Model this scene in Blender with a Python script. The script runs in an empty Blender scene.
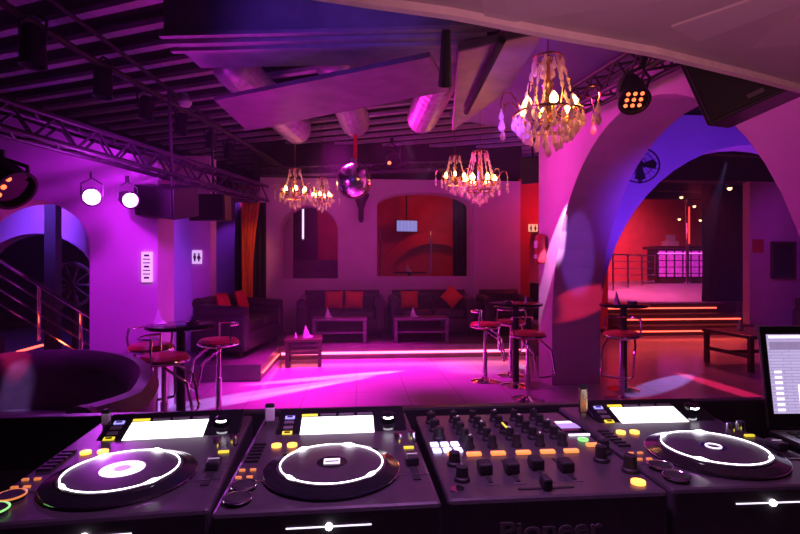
import bpy, bmesh, math, random
from math import sin, cos, pi, radians, sqrt, atan2
from mathutils import Vector, Matrix
random.seed(7)
scene = bpy.context.scene
COL = scene.collection

# ------------------------------------------------------------------ camera
EYE, YAW, F = 1.5, radians(5), 500.0
cam_data = bpy.data.cameras.new('camera'); cam_data.lens = 22.5; cam_data.sensor_width = 36
cam_data.clip_start = 0.02; cam_data.clip_end = 100
cam = bpy.data.objects.new('camera', cam_data); COL.objects.link(cam)
cam.location = (0, 0, EYE); cam.rotation_euler = (pi/2, 0, -YAW)
scene.camera = cam

def at(x, y, d):
    """the place at depth d metres along the view axis seen at x, y of the photograph"""
    u = (x - 400)/F
    return Vector((d*(sin(YAW) + u*cos(YAW)), d*(cos(YAW) - u*sin(YAW)), EYE - d*(y - 267)/F))
def on_z(x, y, z): return at(x, y, (EYE - z)*F/(y - 267))
def on_y(x, y, Y):
    u = (x - 400)/F
    return at(x, y, Y/(cos(YAW) - u*sin(YAW)))
def on_x(x, y, X):
    u = (x - 400)/F
    return at(x, y, X/(sin(YAW) + u*cos(YAW)))

# --------------------------------------------------------------- materials
MATS = {}
def mat(name, col, rough=.5, metal=0., emit=None, strength=0., noise=0., nscale=6., bump=0., trans=0., spec=None, coat=0.):
    m = bpy.data.materials.new(name); m.use_nodes = True
    nt = m.node_tree; b = nt.nodes['Principled BSDF']
    c = (*col, 1)
    b.inputs['Base Color'].default_value = c
    b.inputs['Roughness'].default_value = rough
    b.inputs['Metallic'].default_value = metal
    if spec is not None: b.inputs['Specular IOR Level'].default_value = spec
    if trans: b.inputs['Transmission Weight'].default_value = trans
    if coat: b.inputs['Coat Weight'].default_value = coat; b.inputs['Coat Roughness'].default_value = .08
    if emit is not None:
        b.inputs['Emission Color'].default_value = (*emit, 1); b.inputs['Emission Strength'].default_value = strength
    if noise or bump:
        tc = nt.nodes.new('ShaderNodeTexCoord'); n = nt.nodes.new('ShaderNodeTexNoise')
        n.inputs['Scale'].default_value = nscale; n.inputs['Detail'].default_value = 5
        nt.links.new(tc.outputs['Object'], n.inputs['Vector'])
        if noise:
            r = nt.nodes.new('ShaderNodeValToRGB')
            r.color_ramp.elements[0].position = .3; r.color_ramp.elements[1].position = .7
            r.color_ramp.elements[0].color = (*[v*(1-noise) for v in col], 1)
            r.color_ramp.elements[1].color = (*[min(1, v*(1+noise)) for v in col], 1)
            nt.links.new(n.outputs['Fac'], r.inputs['Fac']); nt.links.new(r.outputs['Color'], b.inputs['Base Color'])
        if bump:
            bp = nt.nodes.new('ShaderNodeBump'); bp.inputs['Strength'].default_value = bump; bp.inputs['Distance'].default_value = .02
            nt.links.new(n.outputs['Fac'], bp.inputs['Height']); nt.links.new(bp.outputs['Normal'], b.inputs['Normal'])
    MATS[name] = m
    return m

plaster = mat('magenta_lit_plaster', (.7, .45, .67), .8, noise=.06, nscale=3, bump=.12)  # plaster with the magenta light's tint put into its colour
plaster_red = mat('red_plaster', (.62, .06, .04), .8, noise=.1, nscale=3, bump=.1)
dark_wall = mat('dark_paint', (.035, .03, .035), .9, noise=.2, nscale=4)
ceiling_black = mat('black_ceiling', (.012, .011, .012), .95, noise=.2, nscale=5)
slat_m = mat('painted_slat', (.42, .36, .42), .7, noise=.12, nscale=9)
black_plastic = mat('black_plastic', (.02, .02, .022), .38, noise=.1, nscale=40)
deck_black = mat('deck_black_metal', (.06, .052, .06), .32, metal=.2, noise=.15, nscale=60, bump=.02)
rubber = mat('black_rubber', (.012, .012, .012), .6, noise=.1, nscale=80)
gloss_black = mat('gloss_black', (.012, .012, .014), .12, noise=.1, nscale=20)
chrome = mat('chrome', (.85, .85, .87), .12, metal=1, noise=.03, nscale=15)
steel = mat('brushed_steel', (.6, .6, .62), .3, metal=1, noise=.08, nscale=30)
truss_m = mat('truss_metal', (.05, .04, .05), .5, metal=.5, noise=.1, nscale=20)
gold = mat('gold_metal', (.85, .58, .22), .22, metal=1, noise=.06, nscale=20)
leather = mat('dark_leather', (.045, .03, .042), .38, noise=.2, nscale=14, bump=.15)
leather_p = mat('purple_leather', (.17, .09, .16), .3, noise=.15, nscale=10, bump=.12)
red_seat = mat('red_vinyl', (.6, .05, .07), .3, noise=.1, nscale=20)
orange_cloth = mat('orange_cloth', (.75, .1, .03), .85, noise=.12, nscale=40, bump=.1)
red_cloth = mat('red_cloth', (.7, .03, .04), .85, noise=.12, nscale=40, bump=.1)
curtain_or = mat('orange_curtain', (.8, .14, .02), .8, noise=.1, nscale=12)
curtain_bk = mat('black_curtain', (.014, .01, .013), .9, noise=.2, nscale=12)
dark_wood = mat('dark_wood', (.07, .035, .03), .4, noise=.25, nscale=8)
grey_wood = mat('pale_table_lacquer', (.13, .1, .13), .4, noise=.1, nscale=8)
napkin_m = mat('white_paper', (.85, .82, .85), .8, noise=.05, nscale=30)
duct_m = mat('silver_duct', (.42, .38, .42), .42, metal=.45, noise=.15, nscale=9, bump=.35)
sheet_m = mat('duct_sheet', (.26, .19, .24), .45, metal=.35, noise=.2, nscale=5, bump=.15)
unit_m = mat('air_unit_panel', (.3, .28, .34), .5, noise=.25, nscale=4, bump=.1)
canopy_m = mat('canopy_cloth', (.5, .42, .45), .85, noise=.08, nscale=5, bump=.08)
trim_m = mat('canopy_trim', (.85, .78, .72), .6, noise=.08, nscale=20)
white_plastic = mat('white_plastic', (.8, .78, .8), .35, noise=.03, nscale=30)
usb_metal = mat('usb_brass', (.55, .42, .32), .25, metal=1, noise=.1, nscale=50)
mirror_m = mat('mirror_tile', (.9, .88, .92), .16, metal=1, noise=.03, nscale=8)
fan_m = mat('fan_black', (.03, .03, .035), .45, noise=.1, nscale=30)
laptop_m = mat('laptop_aluminium', (.5, .5, .53), .35, metal=.7, noise=.04, nscale=60)
ink = mat('printed_ink', (.03, .02, .04), .8, noise=.05, nscale=60)
logo_grey = mat('logo_grey', (.16, .15, .16), .5, noise=.05, nscale=60)
sign_lit = mat('emissive_sign', (.8, .75, .8), .5, emit=(.85, .6, 1), strength=.75, noise=.03, nscale=30)  # printed sheet and figure sign, both given an even emission
sign_exit = mat('lit_sign_cream', (.8, .7, .5), .5, emit=(1, .72, .4), strength=.55, noise=.03, nscale=30)
E_white = mat('white_led', (.9, .9, .9), .3, emit=(.96, .9, 1), strength=9, noise=.02)
E_ring = mat('white_ring_led', (.9, .9, .9), .3, emit=(.97, .9, 1), strength=6, noise=.02)
E_soft = mat('soft_white_led', (.9, .9, .9), .3, emit=(.9, .8, 1), strength=1.6, noise=.02)
E_dim = mat('dim_led', (.6, .6, .6), .3, emit=(.8, .7, .85), strength=.35, noise=.02)
E_screen = mat('deck_display', (.9, .9, .9), .3, emit=(1, .96, .99), strength=2.6, noise=.02)
E_amber = mat('amber_led', (.9, .5, .1), .3, emit=(1, .36, .05), strength=3.2, noise=.02)
E_amber2 = mat('amber_cue_led', (.9, .5, .1), .3, emit=(1, .3, .07), strength=1.15, noise=.02)
E_amberdim = mat('dim_amber_led', (.9, .5, .1), .3, emit=(1, .3, .07), strength=.6, noise=.02)
E_hot = mat('warm_spot_led', (.9, .5, .1), .3, emit=(1, .55, .22), strength=5, noise=.02)
E_green = mat('green_led', (.2, .9, .2), .3, emit=(.35, 1, .25), strength=.9, noise=.02)
E_yellow = mat('yellow_led', (.9, .8, .1), .3, emit=(.95, .8, .03), strength=.9, noise=.02)
E_blue = mat('blue_led', (.3, .3, .9), .3, emit=(.35, .3, 1), strength=1.3, noise=.02)
E_pad = mat('white_blue_pad', (.9, .9, .9), .3, emit=(.62, .58, 1), strength=2.4, noise=.02)
E_strip = mat('pink_led_strip', (1, .4, .5), .3, emit=(1, .11, .24), strength=6, noise=.02)
E_stripr = mat('red_led_strip', (1, .3, .2), .3, emit=(1, .085, .05), strength=4, noise=.02)
E_bulb = mat('warm_bulb', (1, .8, .5), .3, emit=(1, .45, .12), strength=22, noise=.02)
E_par = mat('violet_lamp_face', (.8, .6, 1), .3, emit=(.8, .22, 1), strength=28, noise=.02)
E_tube = mat('white_tube', (.9, .9, .9), .3, emit=(.75, .6, 1), strength=1.6, noise=.02)
E_parled = mat('orange_par_led', (1, .3, .1), .3, emit=(1, .16, .05), strength=2.6, noise=.02)
E_bar = mat('bar_front_light', (.7, .2, .6), .25, emit=(.72, .03, .68), strength=.55, noise=.5, nscale=9)
E_redpole = mat('red_neon', (1, .2, .1), .3, emit=(1, .06, .05), strength=1.2, noise=.02)

def glassy(name, col, rough=.05):
    m = bpy.data.materials.new(name); m.use_nodes = True; nt = m.node_tree
    b = nt.nodes['Principled BSDF']
    b.inputs['Base Color'].default_value = (*col, 1); b.inputs['Roughness'].default_value = rough
    b.inputs['Transmission Weight'].default_value = .25; b.inputs['IOR'].default_value = 1.5
    return m
crystal = mat('cut_crystal', (1, .9, .86), .1, spec=1., noise=.03)
_nt = crystal.node_tree; _t = _nt.nodes.new('ShaderNodeBsdfTranslucent'); _t.inputs['Color'].default_value = (1, .86, .8, 1)
_mx = _nt.nodes.new('ShaderNodeMixShader'); _mx.inputs['Fac'].default_value = .6
_nt.links.new(_nt.nodes['Principled BSDF'].outputs[0], _mx.inputs[1]); _nt.links.new(_t.outputs[0], _mx.inputs[2])
_nt.links.new(_mx.outputs[0], _nt.nodes['Material Output'].inputs['Surface'])

def floor_mat():
    m = bpy.data.materials.new('polished_floor'); m.use_nodes = True; nt = m.node_tree
    b = nt.nodes['Principled BSDF']; tc = nt.nodes.new('ShaderNodeTexCoord')
    br = nt.nodes.new('ShaderNodeTexBrick'); br.offset = 0
    br.inputs['Color1'].default_value = (.5, .44, .5, 1); br.inputs['Color2'].default_value = (.46, .41, .47, 1)
    br.inputs['Mortar'].default_value = (.3, .26, .3, 1); br.inputs['Scale'].default_value = 1
    br.inputs['Mortar Size'].default_value = .006; br.inputs['Brick Width'].default_value = .6; br.inputs['Row Height'].default_value = .6
    nt.links.new(tc.outputs['Object'], br.inputs['Vector']); nt.links.new(br.outputs['Color'], b.inputs['Base Color'])
    n = nt.nodes.new('ShaderNodeTexNoise'); n.inputs['Scale'].default_value = 3; n.inputs['Detail'].default_value = 4
    mr = nt.nodes.new('ShaderNodeMapRange'); mr.inputs['To Min'].default_value = .15; mr.inputs['To Max'].default_value = .21
    nt.links.new(tc.outputs['Object'], n.inputs['Vector']); nt.links.new(n.outputs['Fac'], mr.inputs['Value'])
    nt.links.new(mr.outputs['Result'], b.inputs['Roughness'])
    return m
floor_m = floor_mat()

def rows_mat(name, base, line, rowh, width, emit=True, strength=1.0, seed=0):
    """rows of text-like dashes on a lit display"""
    m = bpy.data.materials.new(name); m.use_nodes = True; nt = m.node_tree
    b = nt.nodes['Principled BSDF']; tc = nt.nodes.new('ShaderNodeTexCoord')
    br = nt.nodes.new('ShaderNodeTexBrick'); br.offset = .37; br.squash_frequency = 2
    br.inputs['Color1'].default_value = (*base, 1); br.inputs['Color2'].default_value = (*[v*.9 for v in base], 1)
    br.inputs['Mortar'].default_value = (*line, 1); br.inputs['Scale'].default_value = 1
    br.inputs['Mortar Size'].default_value = rowh*.16; br.inputs['Brick Width'].default_value = width; br.inputs['Row Height'].default_value = rowh
    nt.links.new(tc.outputs['Object'], br.inputs['Vector'])
    nt.links.new(br.outputs['Color'], b.inputs['Emission Color'])
    b.inputs['Emission Strength'].default_value = strength; b.inputs['Base Color'].default_value = (.02, .02, .02, 1)
    return m

# ----------------------------------------------------------------- builder
class MB:
    def __init__(s): s.bm = bmesh.new()
    def _add(s, verts, faces, M=None):
        vs = [s.bm.verts.new((M @ Vector(v)) if M else Vector(v)) for v in verts]
        for f in faces:
            try: s.bm.faces.new([vs[i] for i in f])
            except ValueError: pass
        return s
    def box(s, c, d, rz=0, M=None):
        x, y, z = [v/2 for v in d]
        T = Matrix.Translation(c) @ Matrix.Rotation(rz, 4, 'Z')
        if M: T = M @ T
        V = [(a, b, e) for e in (-z, z) for b in (-y, y) for a in (-x, x)]
        return s._add(V, [(0,2,3,1), (4,5,7,6), (0,1,5,4), (2,6,7,3), (0,4,6,2), (1,3,7,5)], T)
    def rbox(s, c, d, r, rz=0, seg=2, M=None):
        """box with rounded edges"""
        tmp = bmesh.new(); bmesh.ops.create_cube(tmp, size=1)
        for v in tmp.verts: v.co = Vector((v.co.x*d[0], v.co.y*d[1], v.co.z*d[2]))
        bmesh.ops.bevel(tmp, geom=tmp.edges[:], offset=min(r, min(d)*.49), segments=seg, profile=.5, affect='EDGES')
        T = Matrix.Translation(c) @ Matrix.Rotation(rz, 4, 'Z')
        if M: T = M @ T
        tmp.verts.index_update()
        s._add([v.co.copy() for v in tmp.verts], [[v.index for v in f.verts] for f in tmp.faces], T); tmp.free()
        return s
    def cyl(s, p, q, r, r2=None, seg=16, caps=True):
        p, q = Vector(p), Vector(q); r2 = r if r2 is None else r2
        a = (q - p).normalized(); u = a.orthogonal().normalized(); w = a.cross(u)
        V = []
        for c, R in ((p, r), (q, r2)):
            for i in range(seg):
                t = 2*pi*i/seg; V.append(c + u*(R*cos(t)) + w*(R*sin(t)))
        Fs = [(i, (i+1) % seg, seg + (i+1) % seg, seg + i) for i in range(seg)]
        if caps: Fs += [tuple(range(seg-1, -1, -1)), tuple(range(seg, 2*seg))]
        return s._add(V, Fs)
    def lathe(s, prof, c=(0,0,0), seg=24, M=None):
        T = Matrix.Translation(c)
        if M: T = M @ T
        V = []; n = len(prof)
        for r, z in prof:
            for i in range(seg):
                t = 2*pi*i/seg; V.append((max(r, 1e-4)*cos(t), max(r, 1e-4)*sin(t), z))
        Fs = [(j*seg+i, j*seg+(i+1) % seg, (j+1)*seg+(i+1) % seg, (j+1)*seg+i) for j in range(n-1) for i in range(seg)]
        Fs += [tuple(range(seg-1, -1, -1)), tuple(range((n-1)*seg, n*seg))]
        return s._add(V, Fs, T)
    def tube(s, pts, r, seg=8, closed=False):
        pts = [Vector(p) for p in pts]; n = len(pts); V = []
        rs = r if isinstance(r, (list, tuple)) else [r]*n
        u = None
        for i, p in enumerate(pts):
            if closed: t = pts[(i+1) % n] - pts[i-1]
            else: t = pts[min(i+1, n-1)] - pts[max(i-1, 0)]
            t.normalize()
            if u is None: u = t.orthogonal().normalized()
            u = (u - t*u.dot(t))
            if u.length < 1e-6: u = t.orthogonal()
            u.normalize(); w = t.cross(u)
            for k in range(seg):
                a = 2*pi*k/seg; V.append(p + u*(rs[i]*cos(a)) + w*(rs[i]*sin(a)))
        m = n if closed else n-1
        Fs = [(i*seg+k, i*seg+(k+1) % seg, ((i+1) % n)*seg+(k+1) % seg, ((i+1) % n)*seg+k) for i in range(m) for k in range(seg)]
        if not closed: Fs += [tuple(range(seg-1, -1, -1)), tuple(range((n-1)*seg, n*seg))]
        return s._add(V, Fs)
    def ring(s, c, R, r, seg=32, sub=6, M=None):
        pts = [Vector(c) + Vector((R*cos(2*pi*i/seg), R*sin(2*pi*i/seg), 0)) for i in range(seg)]
        if M: pts = [M @ p for p in pts]
        return s.tube(pts, r, sub, True)
    def ball(s, c, r, seg=12, sz=1., M=None):
        n = max(4, seg//2); prof = [(r*sin(pi*j/n), -r*sz*cos(pi*j/n)) for j in range(n+1)]
        return s.lathe(prof, c, seg, M)
    def prism(s, poly, axis, a, b):
        """polygon (two coordinates) extruded from a to b along axis"""
        def P(p, t): return {'X': (t, p[0], p[1]), 'Y': (p[0], t, p[1]), 'Z': (p[0], p[1], t)}[axis]
        n = len(poly)
        V = [P(p, a) for p in poly] + [P(p, b) for p in poly]
        vs = [s.bm.verts.new(v) for v in V]
        caps = [s.bm.faces.new(vs[:n]), s.bm.faces.new(vs[n:])]
        for i in range(n): s.bm.faces.new((vs[i], vs[(i+1) % n], vs[n+(i+1) % n], vs[n+i]))
        for f in caps: f.normal_update()
        bmesh.ops.triangulate(s.bm, faces=caps)
        return s
    def build(s, name, m, parent=None, smooth=False, loc=None, rot=None, bevel=0):
        bm = s.bm
        bmesh.ops.recalc_face_normals(bm, faces=bm.faces[:])
        me = bpy.data.meshes.new(name); bm.to_mesh(me); bm.free()
        me.materials.append(m)
        if smooth:
            for p in me.polygons: p.use_smooth = True
        o = bpy.data.objects.new(name, me); COL.objects.link(o)
        if parent: o.parent = parent
        if loc is not None: o.location = loc
        if rot is not None: o.rotation_euler = rot
        if smooth:
            md = o.modifiers.new('split', 'EDGE_SPLIT'); md.split_angle = radians(38)
        if bevel:
            b = o.modifiers.new('bevel', 'BEVEL'); b.width = bevel; b.segments = 2; b.limit_method = 'ANGLE'
        return o

def tag(o, label, cat, group=None):
    o['label'] = label; o['category'] = cat
    if group: o['group'] = group
    return o
def thing(name, label, cat, loc=(0,0,0), rz=0, group=None):
    o = bpy.data.objects.new(name, None); COL.objects.link(o); o.empty_display_size = .1
    o.location = loc; o.rotation_euler = (0, 0, rz)
    return tag(o, label, cat, group)
def struct(o): o['kind'] = 'structure'; return o
def part_label(o, label): o['label'] = label; return o
def dup(root, loc, rz=None, label=None, group=None):
    r = root.copy(); COL.objects.link(r); r.location = loc
    if rz is not None: r.rotation_euler = (0, 0, rz)
    if label: r['label'] = label
    if group: r['group'] = group
    for ch in list(root.children):
        c = ch.copy(); COL.objects.link(c); c.parent = r
        for g in list(ch.children):
            d = g.copy(); COL.objects.link(d); d.parent = c
    return r

def text_mesh(txt, size, extrude=.001, bold=0.):
    cu = bpy.data.curves.new('lettering', 'FONT'); cu.body = txt; cu.size = size; cu.extrude = extrude
    cu.align_x = 'CENTER'; cu.align_y = 'CENTER'; cu.offset = bold
    o = bpy.data.objects.new('lettering', cu); COL.objects.link(o)
    dg = bpy.context.evaluated_depsgraph_get(); me = bpy.data.meshes.new_from_object(o.evaluated_get(dg))
    bpy.data.objects.remove(o); bpy.data.curves.remove(cu)
    return me
def text_obj(txt, size, m, name, parent=None, loc=(0,0,0), rot=(0,0,0), extrude=.001, bold=0., sx=1.):
    me = text_mesh(txt, size, extrude, bold); me.materials.clear(); me.materials.append(m)
    for v in me.vertices: v.co.x *= sx
    o = bpy.data.objects.new(name, me); COL.objects.link(o); o.parent = parent; o.location = loc; o.rotation_euler = rot
    return o

def arch(c, a, s, r, n=28, t0=0., t1=pi):
    return [(c + a*cos(t0 + (t1-t0)*i/n), s + r*sin(t0 + (t1-t0)*i/n)) for i in range(n+1)]

# =================================================================== SETTING
struct(MB().box((2, 6, -.05), (22, 16, .1)).build('floor', floor_m))
struct(MB().box((2, 8, 4.1), (24, 22, .1)).build('ceiling', ceiling_black))

# right wall with the big arch; its face looks to the left
a1 = list(reversed(arch(4.3, 1.865, .75, 2.22)))       # near jamb -> far jamb
a1 = [(2.435, 0)] + a1 + [(6.165, 0)]
poly = [(1.75, 0)] + a1 + [(6.63, 0), (6.63, 3.35), (1.75, 3.35)]
struct(MB().prism(poly, 'X', 2.48, 3.11).build('wall_right', plaster))
# wall beyond it, facing us, with another arch towards the bar
a2 = list(reversed(arch(5.3, 2.15, .75, 2.38)))
poly = [(3.11, 0), (3.15, 0)] + a2 + [(7.45, 0), (9.5, 0), (9.5, 3.5), (3.11, 3.5)]
struct(MB().prism(poly, 'Y', 6.23, 6.6).build('wall_beyond_arch', plaster))

# back wall: piers, sill and header round two openings, on the platform
PZ_ = .22
w = MB()
w.box((-1.67, 10.1, 1.73), (.38, .4, 3.02)); w.box((-.02+.045, 10.1, 1.73), (.77, .4, 3.02)); w.box((2.81, 10.1, 1.73), (1.02, .4, 3.02))
w.box((-.92, 10.1, .745), (1.12, .4, 1.05)); w.box((1.355, 10.1, .765), (1.89, .4, 1.09))
w.prism([(-1.48, 3.24), (-.36, 3.24)] + arch(-.92, .56, 2.2, .5), 'Y', 9.9, 10.3)
w.prism([(.41, 3.24), (2.3, 3.24)] + arch(1.355, .945, 2.72, .28), 'Y', 9.9, 10.3)
struct(w.build('wall_back', plaster))
struct(MB().box((.7, 10.2, 3.65), (5.4, .3, .8)).build('trim_1', dark_wall))
struct(MB().box((2.47, 9.86, 1.73), (.26, .08, 3.02)).box((2.47, 9.84, 3.12), (.34, .12, .12)).build('trim_2', plaster))
# doorway with the toilet sign, a dark arch in a red wall behind the right end
a3 = list(reversed(arch(3.95, .42, 2.0, .42)))
struct(MB().prism([(3.32, .22), (3.53, .22)] + a3 + [(4.37, .22), (5.2, .22), (5.2, 3.3), (3.32, 3.3)], 'Y', 9.95, 10.2).build('wall_doorway', plaster_red))
# platform
struct(MB().prism([(-1.25, 8.2), (3.6, 8.2), (3.6, 14), (-7, 14), (-7, 6.7), (-1.25, 6.7)], 'Z', 0.001, PZ_).build('platform', mat('platform_floor', (.16, .11, .14), .35, noise=.2, nscale=4)))
# room behind the back wall
struct(MB().box((.6, 13.2, 1.9), (7.5, .2, 3.4)).build('wall_bar_room', plaster_red))

struct(MB().box((-1.6, 12.5, 1.8), (1.3, .15, 3.1)).build('dark_partition', dark_wall))  # added dark partition that keeps the arched opening dark
# left wall facing us with an arched opening and the pillar end
aL = list(reversed(arch(-3.25, .62, 1.72, .45)))
struct(MB().prism([(-7, 0), (-3.87, 0)] + aL + [(-2.63, 0), (-1.98, 0), (-1.98, 2.55), (-3.4, 2.98), (-7, 3.3)], 'Y', 5.2, 5.65).build('wall_left', plaster))
# stretch of wall behind it
aB = list(reversed(arch(-4.75, .85, 1.25, .75)))
struct(MB().prism([(-8, .22), (-5.6, .22)] + aB + [(-3.9, .22), (-2.47, .22), (-2.47, 3.2), (-8, 3.2)], 'Y', 7.9, 8.15).build('wall_left_back', plaster))
struct(MB().box((-2.33, 7.95, 1.7), (.26, .32, 2.96)).build('trim_4', plaster))
struct(MB().box((-2.6, 11.2, 1.7), (2.4, .2, 2.96)).build('wall_passage', plaster))
# stairs to the bar
for k, (y0, z1) in enumerate(((10.35, .215), (10.72, .43), (11.1, .645))):
    struct(MB().box((7.3, (y0+11.6)/2, z1-.1075), (3.3, 11.6-y0, .215)).build('step', mat('step_%d' % k, (.09, .05, .06), .4, noise=.2, nscale=5)))
struct(MB().prism([(11.6, 0), (11.6, .645), (14, 1.0), (19, 1.0), (19, 0)], 'X', 5.61, 14).build('floor_bar', mat('bar_floor', (.55, .45, .5), .35, noise=.1, nscale=3)))
aR = list(reversed(arch(7.6, .42, 2.2, .55)))
struct(MB().prism([(4, 1), (7.18, 1)] + aR + [(8.02, 1), (14, 1), (14, 4), (4, 4)], 'Y', 17.6, 17.8).build('wall_bar', mat('bar_wall_paint', (.6, .1, .18), .8, noise=.1, nscale=3)))
struct(MB().box((11.5, 10.6, 1.75), (5.4, .2, 3.5)).build('wall_far_right', plaster))
for k in range(6):
    struct(MB().box((8.5, 8.2 + k*1.5, 3.9), (8, .16, .24), rz=.12).build('ceiling_beam', dark_wall))
struct(MB().box((9.0, 10.62, 3.72), (8, .3, .6)).build('trim_6', dark_wall))
# pale soffit atop the right wall, blue-violet light painted into its colour
struct(MB().prism([(1.25, 3.5), (2.48, 3.3), (3.1, 3.3), (3.1, 3.36), (2.48, 3.36), (1.25, 3.56)], 'Y', 2.2, 6.63).build('ceiling_soffit', mat('violet_lit_soffit', (.2, .12, .3), .6, noise=.12, nscale=4)))

# slats of the black ceiling (they run slantwise)
SL = radians(-24)
p0 = on_z(54, 32, 3.7)
for k in range(-2, 28):
    d = Vector((sin(-SL), cos(SL), 0))                     # across the slats
    c = Vector((-2.4, 5.0, 3.96)) + d*(k*.39)
    struct(MB().box((0, 0, 0), (7.0, .1, .05)).build('ceiling_slat', slat_m, loc=c, rot=(0, 0, SL)))

# ------------------------------------------------ air handling under ceiling
AX = radians(-8)
u = thing('air_handling_unit', 'long dark blue-lit air unit with ridged lower edge under ceiling', 'air conditioner', (-.22, 4.2, 3.27), AX)
MB().box((0, .0, .34), (2.5, .66, .6)).build('casing', unit_m, u, bevel=.01)
for k in range(3): MB().box((0, -.33+.09*k, .015-.02*k+.02), (2.54, .05, .03)).build('ridge', slat_m, u)
def duct(p, q, r, label):
    p, q = Vector(p), Vector(q); t = tag(None or bpy.data.objects.new('round_duct', None), label, 'air duct', 'round air ducts under the ceiling')
    COL.objects.link(t); t.location = p; L = q - p
    m = MB(); n = 26; m.tube([L*(i/n) for i in range(n+1)], [r*(1 + (.035 if i % 2 else 0)) for i in range(n+1)], 20)
    m.build('duct_body', duct_m, t, smooth=False)
    for e in (L, L*0): m = MB(); m.ball(e, r*1.0, 18); m.build('rounded_end', duct_m, t, smooth=True)
    return t
duct(at(232, 66, 5.5), at(296, 128, 7.2), .22, 'fat silver round duct leftmost under the air unit')
duct(at(333, 60, 5.3), at(355, 122, 6.9), .2, 'middle silver round duct behind the disco ball cable')
duct(at(452, 55, 5.2), at(422, 118, 6.7), .2, 'right silver round duct near the hanging chandeliers')
s = thing('flat_duct', 'wide flat slanting sheet duct crossing below the round ducts', 'air duct', (0, 0, 0))
q = [on_z(214, 101, 3.0), on_z(430, 57, 3.0), on_z(450, 91, 3.0), on_z(247, 131, 3.0)]
MB().prism([(v.x, v.y) for v in q], 'Z', 3.0, 3.04).build('duct_body', sheet_m, s, bevel=.008)
m = MB(); m.tube([q[3] + Vector((0, 0, .03)), q[2] + Vector((0, 0, .03))], .018, 6); m.build('edge_rail', truss_m, s)
q2 = [on_z(458, 52, 3.14), on_z(545, 33, 3.14), on_z(508, 92, 3.14), on_z(452, 132, 3.14)]
s = thing('ceiling_duct', 'flat purple-lit sheet duct between flat slanting duct and largest chandelier', 'air duct', (0, 0, 0))
MB().prism([(v.x, v.y) for v in q2], 'Z', 3.14, 3.22).build('duct_body', sheet_m, s, bevel=.015)
m = MB(); m.tube([on_z(502, 40, 3.1), on_z(466, 112, 3.1)], .03, 8); tag(m.build('ceiling_pipe', ceiling_black), 'dark pipe running along the underside of the flat ceiling duct', 'pipe')
m = MB(); m.tube([at(446, 30, 3.4), at(445, 86, 3.6)], [.03, .05], 10)
t = thing('hanging_strap', 'dark strap hanging from air unit in front of flat duct', 'strap')
m.build('strap', rubber, t)

# pipes along the ceiling
tag(MB().tube([at(38, -10, 4.3), at(120, 52, 5.2), at(184, 101, 6.6), at(292, 178, 9.2)], .022, 8).build('ceiling_pipe', truss_m),
    'thin conduit running from top left down to the smoke detector', 'pipe')
tag(MB().tube([at(-6, -2, 4.1), at(90, 58, 5.0), at(236, 138, 7.6), at(300, 178, 9.4)], .035, 8).build('ceiling_pipe', truss_m),
    'thicker lamp rail carrying the small hanging black spotlights', 'pipe')
p = at(185, 103, 6.3)
t = thing('smoke_detector', 'small round pink-lit detector hanging at the conduit', 'smoke detector', p)
MB().lathe([(.05, .05), (.075, .03), (.085, 0), (.06, -.04), (.02, -.05)], seg=20).build('body', white_plastic, t, smooth=True)
MB().lathe([(.04, .12), (.05, .05)], seg=16).build('base', steel, t, smooth=True)

# small black spotlights on the rail
def small_spot(loc, rz, label, s=1.):
    t = thing('spotlight', label, 'spotlight', loc, rz, 'small black spotlights on the ceiling rail')
    m = MB(); m.lathe([(.06*s, .16*s), (.085*s, .12*s), (.09*s, -.1*s), (.1*s, -.16*s), (.085*s, -.155*s), (.07*s, -.1*s)], seg=18)
    m.build('housing', black_plastic, t, smooth=True)
    m = MB(); m.tube([(-.1*s, 0, 0), (-.115*s, 0, .2*s), (0, 0, .26*s), (.115*s, 0, .2*s), (.1*s, 0, 0)], .012*s, 6); m.build('bracket', truss_m, t)
    MB().lathe([(.065*s, -.12*s), (.07*s, -.112*s)], seg=18).build('lens', gloss_black, t)
    return t
for (x, y, d, sc, lb) in ((33, 46, 4.3, 1.1, 'black hanging spotlight nearest the top left corner'), (103, 82, 5.2, 1.0, 'second black hanging spotlight along the rail from the left'),
                      (146, 108, 5.9, .85, 'third black hanging spotlight, before the smoke detector'), (181, 124, 6.6, .85, 'fourth black hanging spotlight, below the smoke detector'),
                      (211, 140, 7.3, .8, 'fifth black hanging spotlight along the rail'), (229, 151, 7.9, .8, 'farthest black hanging spotlight at the end of rail')):
    small_spot(at(x, y, d), random.uniform(-.5, .5), lb, sc)

# ------------------------------------------------------------- lamp trusses
def truss(p, q, w, label, name='lighting_truss', chords=4):
    p, q = Vector(p), Vector(q); t = thing(name, label, 'truss', p)
    L = q - p; ax = L.normalized(); sd = ax.cross(Vector((0, 0, 1))).normalized(); up = sd.cross(ax)
    cs = [(-1, -1), (1, -1), (1, 1), (-1, 1)]
    for a, b in cs:
        o = sd*(a*w/2) + up*(b*w/2); MB().cyl(o, L + o, .022, seg=10).build('chord', truss_m, t, smooth=True)
    m = MB(); n = max(4, int(L.length/(w*.9)))
    for i in range(n):
        for j in range(4):
            a, b = cs[j], cs[(j+1) % 4]
            if i % 2: a, b = b, a
            m.cyl(ax*(L.length*i/n) + sd*(a[0]*w/2) + up*(a[1]*w/2), ax*(L.length*(i+1)/n) + sd*(b[0]*w/2) + up*(b[1]*w/2), .011, seg=6)
    m.build('lattice', truss_m, t)
    return t
truss(at(-30, 108, 3.3), at(262, 194, 6.7), .19, 'dark lattice truss carrying the two violet lamps at left')
truss(at(560, 110, 5.4), at(690, 38, 3.3), .2, 'dark truss above the arch holding the orange spotlight')
truss(at(262, 172, 8.2), at(470, 165, 8.2), .12, 'thin dark truss across the back above the disco ball')

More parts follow.
